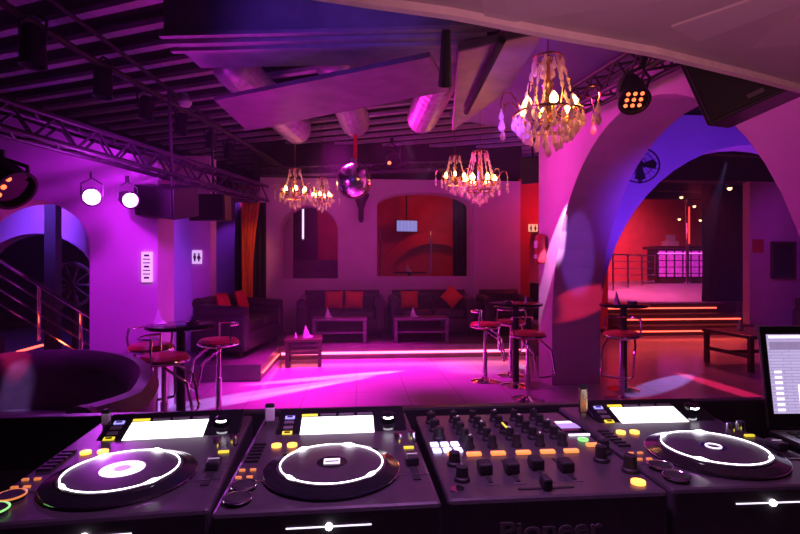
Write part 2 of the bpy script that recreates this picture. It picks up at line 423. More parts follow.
def par_can(loc, look, m_led, label, s=1., leds=9, led_r=.02, group=None, name='par_spotlight', full=False):
    t = thing(name, label, 'spotlight', loc, 0, group)
    t.rotation_euler = (Vector(look) - Vector(loc)).to_track_quat('Z', 'Y').to_euler()
    MB().lathe([(.05*s, -.2*s), (.09*s, -.18*s), (.115*s, -.06*s), (.12*s, .08*s), (.13*s, .1*s), (.13*s, .115*s), (.112*s, .115*s), (.11*s, .06*s)], seg=24).build('housing', black_plastic, t, smooth=True)
    if full: MB().lathe([(.1*s, .085*s), (.104*s, .1*s)], seg=24).build('lamp_face', m_led, t)
    else:
        MB().lathe([(.1*s, .075*s), (.108*s, .085*s)], seg=24).build('face_plate', gloss_black, t)
        k = 0
        for i in range(-1, 2):
            for j in range(-1, 2):
                if k >= leds: break
                k += 1
                MB().lathe([(led_r*s, .085*s), (led_r*s, .092*s), (led_r*.5*s, .098*s)], (i*.055*s, j*.055*s, 0), 12).build('led', m_led, t, smooth=True)
    return t
def yoke(t, loc, top, s=1.):
    m = MB(); loc, top = Vector(loc), Vector(top)
    b = (top - loc); sd = Vector((1, .3, 0)).normalized()*.14*s
    pts = [sd, sd + b*.5, b*.75, -sd + b*.5, -sd]
    R = t.matrix_basis.to_3x3().inverted()
    m.tube([R @ v for v in pts], .014*s, 6); m.tube([R @ (b*.75), R @ b], .03*s, 8)
    m.build('yoke', black_plastic, t)
lp = at(632, 94, 3.6)
t = par_can(lp, lp + Vector((-.45, -1.7, -2.1)), E_parled, 'black LED spotlight with glowing orange dots above the arch', .85, 9, .016)
yoke(t, lp, at(645, 58, 3.62), .8)
p1 = at(92, 196, 4.3); t = par_can(p1, p1 + Vector((1.4, -3, -.9)), E_par, 'left one of two glaring violet lamps on left truss', .62, full=True, group='violet lamps on the left truss'); yoke(t, p1, at(92, 172, 4.3), .58)
p2 = at(128, 199, 4.5); t = par_can(p2, p2 + Vector((2.2, -2.4, -.9)), E_par, 'right one of two glaring violet lamps on left truss', .6, full=True, group='violet lamps on the left truss'); yoke(t, p2, at(127, 176, 4.5), .56)
p3 = at(2, 180, 3.2); t = par_can(p3, p3 + Vector((1.6, -.4, -1.2)), E_parled, 'black spotlight cut by the left picture edge', 1.1, 3, .015); yoke(t, p3, at(0, 150, 3.2), 1.)
p4 = at(392, 158, 7.4); t = par_can(p4, p4 + Vector((.3, -2, -1.2)), E_parled, 'small spotlight with one red glow right of disco ball', .9, 1, .03); yoke(t, p4, at(392, 138, 7.4), .9)

def speaker(loc, d, rot, label, logo=False, col=black_plastic, hang=.0):
    t = thing('loudspeaker', label, 'speaker', loc, 0)
    t.rotation_euler = rot
    w, dp, h = d
    MB().prism([(-w/2, -dp/2), (w/2, -dp/2), (w*.36, dp/2), (-w*.36, dp/2)], 'Z', -h/2, h/2).build('cabinet', col, t, bevel=.01)
    MB().rbox((0, -dp/2-.008, 0), (w*.94, .02, h*.94), .01).build('grille', rubber, t)
    if hang: MB().cyl((0, .03, h/2), (0, .03, h/2 + hang), .018, seg=8).build('hanging_rod', truss_m, t)
    if logo:
        MB().box((w*.12, -dp/2-.0195, -h*.36), (.05, .003, .04)).build('badge', logo_grey, t)
        MB().box((-w*.1, -dp/2-.0195, -h*.40), (.06, .003, .018)).build('badge', logo_grey, t)
    return t
speaker(at(170, 201, 5.0), (.5, .4, .3), (radians(10), radians(8), radians(-25)), 'big dark loudspeaker hanging over the passage beside the pillar', hang=.9)
speaker(at(213, 208, 6.9), (.5, .4, .36), (radians(4), 0, radians(-8)), 'brownish box loudspeaker left of the orange curtain', col=dark_wood, hang=.9)
speaker(at(752, 62, 2.25), (.5, .36, .42), (radians(6), radians(-20), radians(-42)), 'black wedge loudspeaker hanging at top right under canopy', True)
speaker(at(533, 170, 7.6), (.3, .25, .4), (radians(10), 0, radians(-40)), 'dark loudspeaker hanging behind the largest chandelier', hang=.9)

# canopy over the booth
cv = [on_z(x, y, 2.15) for x, y in ((250, -18), (365, 0), (450, 12), (550, 32), (650, 50), (740, 72), (800, 88), (900, 122))]
cv = [(v.x, v.y) for v in cv]
c = thing('booth_canopy', 'mauve-grey canopy with pale curved edge overhead at top right', 'canopy', (0, 0, 0))
MB().prism(cv + [(2.42, 1.2), (2.42, -.9), (-1.2, -.9), (-1.2, 1.0)], 'Z', 2.15, 2.2).build('ceiling_cloth', canopy_m, c)
m = MB(); inner = [(x + .006, y - .022) for x, y in cv]
m.prism(cv + inner[::-1], 'Z', 2.13, 2.22); part_label(m.build('edge_trim', trim_m, c), 'pale beige edge trim')
hub = Vector((1.12, .95, 0))
for k, a in enumerate((75, 120, 160, 200, 250, 300, 345, 25)):
    dv = Vector((cos(radians(a)), sin(radians(a)), 0)); n = Vector((-dv.y, dv.x, 0))*.035
    L = .42 if a in (75, 120, 25) else .85
    MB().prism([(hub + dv*.05 + n).to_tuple()[:2], (hub + dv*.05 - n).to_tuple()[:2], (hub + dv*L - n*2.2).to_tuple()[:2], (hub + dv*L + n*2.2).to_tuple()[:2]], 'Z', 2.144, 2.152).build('seam_band', mat('canopy_band_%d' % k, (.56, .48, .51), .85, noise=.05), c)

# ============================================================== CHANDELIERS
def chandelier(loc, s, label, n_drop=14, arms=8, tiers=3, chain=.8):
    t = thing('chandelier', label, 'chandelier', loc, random.uniform(0, 1), 'crystal chandeliers')
    MB().lathe([(.012, .42), (.03, .40), (.014, .36), (.02, .25), (.045, .2), (.02, .14), (.03, 0), (.06, -.04), (.04, -.1), (.012, -.14)], seg=14).build('column', gold, t, smooth=True).scale = (s, s, s)
    def P(m, name, mt, sm=True):
        o = m.build(name, mt, t, smooth=sm); o.scale = (s, s, s); return o
    for rz_, rr in ((.40, .1), (-.02, .25), (-.12, .17)): P(MB().ring((0, 0, rz_), rr, .009, 30), 'ring_frame', gold)
    m = MB(); m.cyl((0, 0, .42), (0, 0, .42 + chain/s), .006, seg=6); P(m, 'chain', gold)
    drop = MB(); drop.lathe([(.001, .03), (.006, .022), (.004, .016), (.012, -.002), (.016, -.018), (.011, -.032), (.001, -.04)], seg=7)
    dm = drop.build('crystal_drop', crystal, t); dm.scale = (s, s, s)
    first = [dm]
    def put(r, a, z, k=1.):
        if first: o = first.pop()
        else: o = dm.copy(); COL.objects.link(o); o.parent = t
        o.location = (s*r*cos(a), s*r*sin(a), s*z); o.scale = (s*k, s*k, s*k)
    for k in range(arms):
        a = 2*pi*k/arms
        pts = []
        for (r, z) in ((.03, .0), (.12, -.05), (.2, -.02), (.24, .07), (.29, .13), (.345, .12), (.365, .05), (.36, .01)):
            pts.append((r*cos(a), r*sin(a), z))
        P(MB().tube(pts, .0055, 6), 'arm', gold)
        put(.36, a, -.03, 1.3); put(.36, a, -.10, 1.5)
        # strings of beads from the crown to the ring
        m = MB(); bp, br = [], []
        for i in range(37):
            f = i/36; r = .1 + (.25-.1)*f; z = .40 - .40*f - .10*sin(pi*f)
            bp.append((r*cos(a+.2), r*sin(a+.2), z)); br.append(.003 + .009*abs(sin(pi*i/4)))
        m.tube(bp, br, 6); P(m, 'bead_string', crystal, False)
        put(.1, a, .33, 1.3)
    for k in range(6):
        a = 2*pi*k/6 + .3
        m = MB(); m.lathe([(.012, 0), (.016, .05), (.012, .052)], (.19*cos(a), .19*sin(a), -.05), 10); b = P(m, 'candle_cup', gold)
        m = MB(); m.lathe([(.012, 0), (.028, .02), (.03, .045), (.014, .075), (.001, .09)], (.19*cos(a), .19*sin(a), .002), 10); P(m, 'bulb', E_bulb)
    for i in range(tiers):
        r, z, n = ((.25, -.07, n_drop), (.17, -.17, max(8, n_drop-6)), (.09, -.235, 7), (.21, -.12, n_drop-3))[i]
        for k in range(n): put(r, 2*pi*k/n + i*.2, z, 1.25)
    put(0, 0, -.27, 1.7)
    return t
def lamp(name, kind, loc, energy, col, look=None, size=.1, spot=None, blend=.5, sx=None, sy=None):
    l = bpy.data.lights.new(name, kind); l.energy = energy; l.color = col
    o = bpy.data.objects.new(name, l); COL.objects.link(o); o.location = loc
    if look is not None: o.rotation_euler = (Vector(look) - Vector(loc)).to_track_quat('-Z', 'Y').to_euler()
    if kind == 'AREA':
        l.shape = 'RECTANGLE'; l.size = sx or size; l.size_y = sy or size
    else: l.shadow_soft_size = size
    if spot: l.spot_size = radians(spot); l.spot_blend = blend
    return o
WARM = (1, .42, .14)
ch = ((548, 112, 3.7, 1.0, 'largest crystal chandelier, nearest, in front of the right arch', 24, 8, 4), (480, 182, 6.0, .9, 'glowing chandelier in front of right back opening, lower of its pair', 14, 8, 3),
      (455, 178, 7.4, .8, 'smaller chandelier just behind the pair mate by right opening', 12, 6, 3), (295, 192, 7.5, .85, 'left chandelier of the pair over the arched back opening', 14, 6, 3),
      (322, 197, 8.4, .8, 'right chandelier of the pair, beside the disco ball', 12, 6, 3))
for x, y, d, s, lb, nd, ar, ti in ch:
    p = at(x, y, d); chandelier(p, s, lb, nd, ar, ti, chain=3.95 - p.z - .42*s)
    lamp('chandelier_light', 'POINT', p + Vector((0, 0, -.06*s)), (4.5 if d < 4 else 2.4), WARM, size=.05)

# disco ball
p = at(354, 181, 6.8)
t = thing('disco_ball', 'mirrored disco ball hanging between the chandelier pairs', 'disco ball', p)
m = MB(); bmesh.ops.create_uvsphere(m.bm, u_segments=44, v_segments=24, radius=.245); m.build('mirror_sphere', mirror_m, t)
MB().cyl((0, 0, .24), (0, 0, .3), .04, seg=14).build('cap', steel, t, smooth=True)
MB().box((.02, 0, .46), (.05, .01, .34)).build('hanging_strap', red_cloth, t)
t = thing('wall_sconce', 'dark tapering sconce on the back wall below disco ball', 'wall lamp', on_y(361, 205, 9.88))
MB().lathe([(.15, .2), (.16, .16), (.1, .04), (.05, -.1), (.05, -.3), (.03, -.36)], seg=16).build('bowl', black_plastic, t, smooth=True, loc=(0, -.17, 0))

# ============================================================ SEATING ETC.
def cushion(loc, rot, m, label, s=.4, group=None):
    bm = MB(); n = 10; V = []; 
    for sgn in (1, -1):
        for i in range(n+1):
            for j in range(n+1):
                u, v = i/n*2-1, j/n*2-1
                k = (1-u**4)*(1-v**4); pinch = 1 - .06*(1-abs(u))*abs(v)**3 - .06*(1-abs(v))*abs(u)**3
                V.append((u*s/2*pinch, sgn*(.065*k**.6), v*s/2*pinch))
    N = (n+1)**2; Fs = []
    for b in (0, N):
        for i in range(n):
            for j in range(n):
                a = b + i*(n+1) + j; Fs.append((a, a+1, a+n+2, a+n+1))
    bm._add(V, Fs); bmesh.ops.remove_doubles(bm.bm, verts=bm.bm.verts[:], dist=1e-4)
    o = bm.build('cushion', m, smooth=True, loc=loc, rot=rot)
    return tag(o, label, 'cushion', group)

def chesterfield(loc, rz, w, label, group=None, back=.83, seats=2):
    t = thing('sofa', label, 'sofa', loc, rz, group); D = .86
    MB().rbox((0, 0, .21), (w-.1, D-.06, .26), .04).build('base', leather, t, smooth=True)
    sw = (w-.42)/seats
    for k in range(seats):
        MB().rbox((-(w-.42)/2 + sw*(k+.5), -.08, .41), (sw-.01, D-.26, .16), .06, seg=3).build('seat_cushion', leather, t, smooth=True)
    m = MB(); m.rbox((0, D/2-.13, .55), (w-.2, .2, back-.3), .08, seg=3); m.tube([(-w/2+.1, D/2-.12, back-.07), (w/2-.1, D/2-.12, back-.07)], .08, 12)
    b = m.build('backrest', leather, t, smooth=True)
    m = MB()
    for r in range(2):
        for k in range(int(w/.18)):
            x = -w/2 + .25 + k*.18 + (.09 if r else 0)
            if x < w/2-.2: m.ball((x, D/2-.235, .58 + .12*r), .016, 8)
    m.build('buttons', gloss_black, b, smooth=True)
    for s_ in (-1, 1):
        m = MB(); m.rbox((s_*(w/2-.11), -.02, .36), (.2, D-.06, .5), .06, seg=3); m.tube([(s_*(w/2-.11), -D/2+.03, .62), (s_*(w/2-.11), D/2-.15, .66)], .1, 12)
        m.build('armrest', leather, t, smooth=True)
    for sx in (-1, 1):
        for sy in (-1, 1): MB().cyl((sx*(w/2-.12), sy*(D/2-.12), 0), (sx*(w/2-.12), sy*(D/2-.12), .09), .025, seg=10).build('leg', dark_wood, t, smooth=True)
    return t
xa = on_y(342, 300, 9.35).x; xb = on_y(431, 300, 9.35).x
chesterfield((xa, 9.4, PZ_), 0, 1.62, 'dark buttoned leather sofa below the arched back opening')
chesterfield((xb, 9.4, PZ_), 0, 1.62, 'dark buttoned leather sofa below the wide back opening')
chesterfield((on_y(246, 300, 8.0).x - .1, 8.1, PZ_), radians(82), 1.9, 'dark leather sofa at left, side-on, below orange curtain', seats=2)
chesterfield((xb + 1.4, 9.4, PZ_), 0, .95, 'dark armchair at right end of the back sofas', seats=1)
for x, y, Y, r, lb in ((334, 301, 9.38, 0, 'orange cushion, left one on the sofa below the arched opening'), (354, 303, 9.36, .05, 'orange cushion, right one on the sofa below the arched opening'),
                       (409, 299, 9.38, 0, 'orange cushion, upright, on the sofa below the wide opening'), (451, 298, 9.40, pi/4, 'orange cushion standing on its corner like a diamond')):
    p = on_y(x, y, Y); c_ = cushion((p.x, Y - .08, PZ_ + .5 + (.175 if r < .5 else .22)), (radians(-14), r, 0), orange_cloth, lb, .33)
cushion((on_y(231, 327, 7.7).x-.12, 7.75, .94), (radians(-16), 0, radians(82)), red_cloth, 'red cushion at near end of the left sofa', .36)
cushion((on_y(254, 311, 8.5).x-.2, 8.5, .94), (radians(-16), 0, radians(82)), red_cloth, 'red cushion at far end of the left sofa', .36)
chesterfield((10.4, 9.6, 0), 0, 2.2, 'low dark sofa at the far right wall under the dark window', seats=3)

# round tub sofa in the left foreground
t = thing('tub_sofa', 'round purple leather tub sofa in front of the left pillar', 'sofa', (-2.31, 3.5, 0), radians(-4))
RX, RY = .86, .62
def tubpath(k, f0=-28, f1=208, n=36):
    out = []
    for i in range(n+1):
        a = radians(f0 + (f1-f0)*i/n); out.append((k*RX*cos(a), k*RY*sin(a)*(1 if sin(a) > 0 else 1.3), a))
    return out
m = MB(); path = tubpath(1); prof = [(-.1, .06), (-.1, .5), (-.08, .63), (-.02, .69), (.05, .68), (.1, .6), (.08, .48), (.07, .06)]
V = []; 
for x, y, a in path:
    lift = .17*max(0, sin(a))**.7 if sin(a) > 0 else 0
    nx, ny = cos(a), sin(a)
    for o, z in prof: V.append((x + nx*o, y + ny*o, z + (lift if z > .4 else 0)))
n = len(prof); Fs = [(i*n+j, i*n+(j+1) % n, (i+1)*n+(j+1) % n, (i+1)*n+j) for i in range(len(path)-1) for j in range(n)]
Fs += [tuple(range(n)), tuple(range((len(path)-1)*n, len(path)*n))[::-1]]
m._add(V, Fs); m.build('backrest', leather_p, t, smooth=True)
m = MB(); pl = [(x*.84, y*.84) for x, y, a in tubpath(1)] ; m.prism(pl, 'Z', .3, .43); m.build('seat_cushion', leather_p, t, bevel=.04)
m = MB(); pl = [(x*.86, y*.86) for x, y, a in tubpath(1)]; m.prism(pl, 'Z', .04, .299); m.build('base', leather, t, bevel=.02)
for s_ in (-1, 1):
    m = MB(); a = radians(-28 if s_ > 0 else 208); x, y = RX*cos(a), RY*sin(a)*1.3
    m.cyl((x, y-.005, .60), (x, y-.055, .60), .1, seg=24); m.rbox((x, y-.02, .34), (.17, .06, .56), .03); m.build('arm_front', leather_p, t, smooth=True)
for x, y in ((-.6, .35), (.6, .35), (-.6, -.3), (.6, -.3)): MB().cyl((x, y, 0), (x, y, .05), .03, seg=10).build('foot', dark_wood, t)
cushion((-2.75, 3.2, .50), (radians(78), 0, .4), red_cloth, 'red cushion lying on the round tub sofa', .42)

# tables
def coffee_table(loc, rz, w, d, h, m_, label, group=None, shelf=True):
    t = thing('coffee_table', label, 'table', loc, rz, group)
    MB().rbox((0, 0, h-.02), (w, d, .04), .008).build('tabletop', m_, t)
    for sx in (-1, 1):
        for sy in (-1, 1): MB().box((sx*(w/2-.04), sy*(d/2-.04), (h-.04)/2), (.055, .055, h-.04)).build('leg', m_, t)
    if shelf: MB().box((0, 0, h*.42), (w-.1, d-.1, .03)).build('shelf', m_, t)
    else: MB().box((0, -(d/2-.04), h*.5), (w-.12, .03, .04)).box((0, (d/2-.04), h*.5), (w-.12, .03, .04)).build('stretcher', m_, t)
    return t
def napkin(loc, rz, label, s=.1):
    m = MB(); m._add([(-.5, -.3, 0), (.5, -.3, 0), (.35, .3, 0), (-.45, .3, 0), (-.12, 0, 1.6), (-.05, .05, 1.55)], [(0,1,4), (1,2,5,4), (2,3,5), (3,0,4,5), (0,3,2,1)])
    m._add([(-.1, -.5, 0), (.8, -.4, .05), (.9, .1, .0), (.2, .1, .5)], [(0,1,3), (1,2,3), (2,0,3), (0,2,1)])
    for v in m.bm.verts: v.co *= s
    return tag(m.build('paper_napkin', napkin_m, loc=loc, rot=(0, 0, rz)), label, 'napkin')
def ashtray(loc, label, r=.06):
    t = MB().lathe([(r*.9, 0), (r, .03), (r*.85, .035), (r*.75, .012), (.001, .012)], seg=20).build('ashtray', chrome, loc=loc, smooth=True)
    return tag(t, label, 'ashtray')
def tumbler(loc, label, r=.035, h=.1):
    o = MB().lathe([(r*.8, 0), (r, h), (r*.92, h), (r*.72, .012), (.001, .012)], seg=16).build('drinking_glass', glassy('tumbler_glass', (.95, .8, .9)), loc=loc, smooth=True)
    return tag(o, label, 'glass')
T1 = (on_y(340, 330, 8.6).x, 8.62, PZ_); T2 = (on_y(420, 330, 8.6).x, 8.62, PZ_)
coffee_table(T1, 0, .92, .5, .42, grey_wood, 'greyish coffee table before the sofa under arched opening')
coffee_table(T2, 0, .95, .5, .42, grey_wood, 'greyish coffee table before the sofa under wide opening')
napkin((T1[0]-.2, 8.55, .641), .2, 'folded white napkin on the left greyish coffee table', .11)
napkin((T2[0]-.12, 8.55, .641), -.2, 'folded white napkin on the right greyish coffee table', .11)
T3 = on_z(303, 366, 0); T3 = (T3.x, T3.y + .15, 0)
coffee_table(T3, radians(4), .56, .56, .42, dark_wood, 'small dark coffee table at left edge of the dance floor', shelf=False)
napkin((T3[0] + .04, T3[1] - .05, .421), .5, 'crumpled white napkin standing on the small dark table', .12)
napkin((T3[0] - .12, T3[1] - .1, .421), 2.2, 'low pink-lit napkin beside the taller one on dark table', .06)
A = on_z(702, 361, 0); B = on_z(742, 373, 0)
T4 = thing('coffee_table', 'long low dark table on the floor behind the laptop', 'table', (6.12, 7.1, 0), radians(3))
MB().rbox((0, 0, .5), (1.2, .95, .05), .01).build('tabletop', dark_wood, T4)
for sx in (-1, 1):
    for sy in (-1, 1): MB().box((sx*.55, sy*.42, .2375), (.06, .06, .475)).build('leg', dark_wood, T4)
MB().box((-.55, 0, .22), (.04, .78, .05)).box((.55, 0, .22), (.04, .78, .05)).box((0, 0, .22), (1.1, .04, .05)).build('stretcher', dark_wood, T4)
napkin((5.92, 7.25, .526), .3, 'white napkin on the long low table near the steps', .11)
tumbler((6.03, 7.05, .526), 'small glass beside the napkin on the long low table')

# bar tables and stools
def bar_table(loc, label, h=1.05, r=.33):
    t = thing('bar_table', label, 'table', loc, 0)
    MB().lathe([(r-.02, h-.04), (r, h-.03), (r, h-.005), (r-.01, h), (.001, h)], seg=36).build('tabletop', gloss_black, t, smooth=True)
    MB().lathe([(.04, .03), (.04, h-.04)], seg=16).build('post', black_plastic, t, smooth=True)
    MB().lathe([(.19, 0), (.19, .012), (.15, .022), (.06, .035), (.04, .06)], seg=32).build('base', chrome, t, smooth=True)
    return t
def bar_stool(loc, rz, label, h=.76):
    t = thing('bar_stool', label, 'stool', loc, rz, 'red and chrome bar stools')
    MB().lathe([(.18, 0), (.183, .01), (.15, .02), (.06, .035), (.032, .06)], seg=32).build('base', chrome, t, smooth=True)
    MB().lathe([(.03, .05), (.03, .38), (.022, .385), (.022, h-.06)], seg=16).build('pole', chrome, t, smooth=True)
    MB().lathe([(.08, h-.075), (.16, h-.06), (.195, h-.03), (.198, h-.01), (.17, h+.015), (.001, h+.02)], seg=32).build('seat', red_seat, t, smooth=True)
    MB().ring((0, 0, h-.032), .197, .012, 36).build('seat_rim', chrome, t, smooth=True)
    pts = [(.19*cos(a), .19*sin(a), h+.0 + .16) for a in [pi/2 - 1.25 + 2.5*i/14 for i in range(15)]]
    m = MB()
    for s_ in (-1, 1):
        a = pi/2 + s_*1.25; m.tube([(.19*cos(a), .19*sin(a), h-.03), (.205*cos(a), .205*sin(a), h+.08), (.19*cos(a), .19*sin(a), h+.16)], .011, 8)
    m.tube(pts, .011, 8); m.build('back_hoop', chrome, t, smooth=True)
    m = MB()
    m.tube([(-.14, -.02, h-.07), (-.16, -.1, h-.12), (-.165, -.2, h-.2), (-.165, -.24, .34), (-.15, -.25, .31), (0, -.26, .3), (.15, -.25, .31), (.165, -.24, .34), (.165, -.2, h-.2), (.16, -.1, h-.12), (.14, -.02, h-.07)], .012, 8)
    m.build('footrest', chrome, t, smooth=True)
    return t
tb = on_z(517, 386, 0); bar_table((2.0, 6.14, 0), 'black round high table beside the right pillar, ringed by stools')
s0 = bar_stool((1.93, 5.5, 0), radians(35), 'nearest red stool in front of the pillar high table')
dup(s0, (1.68, 6.42, 0), radians(70), 'red stool on left side of the pillar high table')
dup(s0, (2.12, 6.72, 0), radians(165), 'red stool behind the pillar high table')
bar_table((3.25, 5.84, 0), 'black round high table under the right arch', r=.28)
dup(s0, (2.97, 5.38, 0), radians(-40), 'red stool under the right arch, before its high table')
lt_ = at(181, 300, 4.55); bar_table((lt_.x, lt_.y, 0), 'black round high table beside the left pillar', h=.98, r=.3)
dup(s0, (lt_.x + .0, lt_.y - .4, 0), radians(100), 'near red stool at the left pillar high table')
dup(s0, (lt_.x + .2, lt_.y + .5, 0), radians(-60), 'red stool with looped footrest right of left high table')
dup(s0, (lt_.x - .34, lt_.y + .2, 0), radians(30), 'red stool behind the left pillar high table')
napkin((lt_.x - .2, lt_.y + .02, .981), .1, 'pointed white napkin on the left pillar high table', .085); ashtray((lt_.x + .12, lt_.y - .05, .981), 'shiny ashtray on the left pillar high table')
napkin((2.1, 6.05, 1.051), .8, 'small white napkin on the pillar high table at right', .06); ashtray((1.85, 6.0, 1.051), 'shiny ashtray on the pillar high table at right')
napkin((3.13, 5.78, 1.051), .8, 'white napkin standing on the high table under arch', .1); ashtray((3.34, 5.8, 1.051), 'shiny ashtray on the high table under arch')

# ================================================= WALL THINGS AND LIGHT STRIPS
def strip(p, q, m_, label, group=None, r=.012):
    o = MB().tube([p, q], r, 8).build('led_strip', m_); return tag(o, label, 'light strip', group)
strip((-1.2, 8.185, .1), (2.9, 8.185, .1), E_strip, 'glowing pink LED strip along the platform front', r=.02)
strip((-1.235, 6.75, .1), (-1.235, 8.15, .1), E_stripr, 'red LED strip along the platform side at left')
for (y, z, lb) in ((10.335, .1, 'lowest red LED strip on the steps'), (10.705, .32, 'middle red LED strip on the steps'), (11.085, .54, 'topmost red LED strip on the steps')):
    strip((5.9 - (.1 if z > .5 else 0), y, z), (8.75 - (.3 if z > .5 else 0), y, z), E_stripr, lb, 'red step lights', .014)

def sheet_sign(loc, w, h, m_, label, cat, rz=0, name='sign'):
    t = thing(name, label, cat, loc, rz)
    MB().box((0, 0, 0), (w, .02, h)).build('panel', m_, t)
    return t
p = on_y(147, 267, 5.185)
t = sheet_sign((p.x, 5.185, p.z), .1, .3, sign_lit, 'tall white printed sheet on the left pillar', 'sign')
for k in range(7): MB().box((0, -.0115, .115 - .037*k), (.07 if k % 3 else .05, .002, .011 if k % 3 else .02)).build('printed_line', ink, t)
def figure(t, x, skirt, s, y=-.0115):
    m = MB(); m.prism([(x + .012*s*cos(2*pi*i/12), .034*s + .012*s*sin(2*pi*i/12)) for i in range(12)], 'Y', y-.001, y+.001)
    if skirt: m.prism([(x-.01*s, .02*s), (x+.01*s, .02*s), (x+.026*s, -.022*s), (x-.026*s, -.022*s)], 'Y', y-.001, y+.001)
    else: m.prism([(x-.018*s, .02*s), (x+.018*s, .02*s), (x+.014*s, -.022*s), (x-.014*s, -.022*s)], 'Y', y-.001, y+.001)
    m.prism([(x-.01*s, -.022*s), (x+.01*s, -.022*s), (x+.009*s, -.052*s), (x-.009*s, -.052*s)], 'Y', y-.001, y+.001)
    m.build('pictogram', ink, t)
p = on_y(197, 257, 7.785)
t = sheet_sign((p.x, 7.785, p.z), .14, .2, sign_lit, 'white sign with two dark figures on left back pier', 'sign')
figure(t, -.03, False, 1.3); figure(t, .03, True, 1.3)
p = on_y(533, 228, 9.935)
t = sheet_sign((p.x, 9.935, p.z), .19, .15, sign_exit, 'cream toilet sign with two figures on the red doorway wall', 'sign')
figure(t, -.045, False, 1.2); figure(t, .045, True, 1.2)
p = on_x(545, 249, 2.47)
t = thing('wall_fixture', 'narrow rounded red fixture on the lit pillar face', 'wall fixture', p)
MB().rbox((-.06, 0, 0), (.12, .16, .4), .05, seg=3).build('body', red_seat, t, smooth=True)
MB().rbox((-.125, 0, .06), (.02, .1, .1), .01).box((-.125, 0, -.1), (.02, .09, .05)).build('face_plate', white_plastic, t)
p = on_y(758, 246, 10.485); t = sheet_sign((p.x, 10.485, p.z), .26, .3, mat('red_notice', (.55, .03, .05), .6, noise=.1), 'small red notice on the far right wall', 'sign', name='notice')
p = on_y(783, 260, 10.47)
t = thing('wall_hatch', 'dark square hatch with frame on the far right wall', 'hatch', (p.x, 10.48, p.z))
MB().box((0, -.01, 0), (.5, .02, .76)).build('panel', gloss_black, t)
MB().box((0, -.02, .39), (.56, .05, .05)).box((0, -.02, -.39), (.56, .05, .05)).box((-.27, -.02, 0), (.05, .05, .8)).box((.27, -.02, 0), (.05, .05, .8)).build('frame', dark_wood, t)

def curtain(x0, x1, y, z0, z1, m_, label, waves=7, amp=.06, pinch=None, name='curtain'):
    m = MB(); nx, nz = waves*8, 14; V = []
    for k in range(nz+1):
        z = z0 + (z1-z0)*k/nz
        for i in range(nx+1):
            f = i/nx; a, b = x0, x1
            if pinch: a, b = pinch(z, x0, x1)
            V.append((a + (b-a)*f, y + amp*sin(f*waves*2*pi) + .015*sin(3*z + 9*f), z))
    Fs = [(k*(nx+1)+i, k*(nx+1)+i+1, (k+1)*(nx+1)+i+1, (k+1)*(nx+1)+i) for k in range(nz) for i in range(nx)]
    m._add(V, Fs); o = m.build(name, m_, smooth=True)
    so = o.modifiers.new('thickness', 'SOLIDIFY'); so.thickness = .012
    return tag(o, label, 'curtain')
xl, xr = on_y(233, 250, 9.7).x, on_y(262, 250, 9.7).x
def pin_o(z, a, b):
    f = abs((z-1.2)/1.5); w_ = .55 + .45*min(1, f*f + .1)
    return a + .3*(b-a)*(1 - .2*f), a + (b-a)*(.3 + .6*w_)
curtain(xl, xr, 9.72, .3, 2.72, curtain_or, 'orange drape hanging in the left passage doorway', 5, .05, pin_o)
curtain(xl, xr+.04, 9.86, .28, 2.74, curtain_bk, 'black drape behind the orange one at left', 6, .04)
xl, xr = on_y(703, 250, 11.4).x, on_y(750, 250, 11.4).x
curtain(xl, xr, 11.4, .66, 3.45, curtain_bk, 'tall black curtain at right end of the steps', 7, .07)

# fan on the wall beyond the arch
p = on_y(640, 165, 6.05)
t = thing('wall_fan', 'black caged fan on the blue-lit wall beyond arch', 'fan', (p.x, 6.06, p.z), radians(-20))
TM = Matrix.Rotation(radians(80), 4, 'X')
m = MB(); m.ring((0, 0, 0), .23, .01, 36, M=TM).ring((0, 0, .05), .15, .005, 30, M=TM).ring((0, 0, .06), .07, .005, 20, M=TM)
for k in range(20):
    a = 2*pi*k/20; m.tube([TM @ Vector((.06*cos(a), .06*sin(a), .06)), TM @ Vector((.15*cos(a), .15*sin(a), .05)), TM @ Vector((.23*cos(a), .23*sin(a), 0))], .003, 4)
m.build('cage', fan_m, t)
for k in range(4):
    a = 2*pi*k/4; m = MB()
    pts = [(.04, -.02, 0), (.18, -.07, .015), (.2, .02, .0), (.17, .07, -.015), (.04, .025, 0)]
    R = TM @ Matrix.Rotation(a, 4, 'Z'); vs = [m.bm.verts.new(R @ Vector(v)) for v in pts]; m.bm.faces.new(vs)
    o = m.build('blade', fan_m, t); so = o.modifiers.new('thickness', 'SOLIDIFY'); so.thickness = .004
m = MB(); m.cyl(TM @ Vector((0, 0, .03)), TM @ Vector((0, 0, -.12)), .05, seg=16); m.build('motor', fan_m, t, smooth=True)
m = MB(); m.tube([TM @ Vector((0, 0, -.1)), (0, .16, -.05), (.05, .2, -.2)], .025, 8); m.build('bracket', fan_m, t)

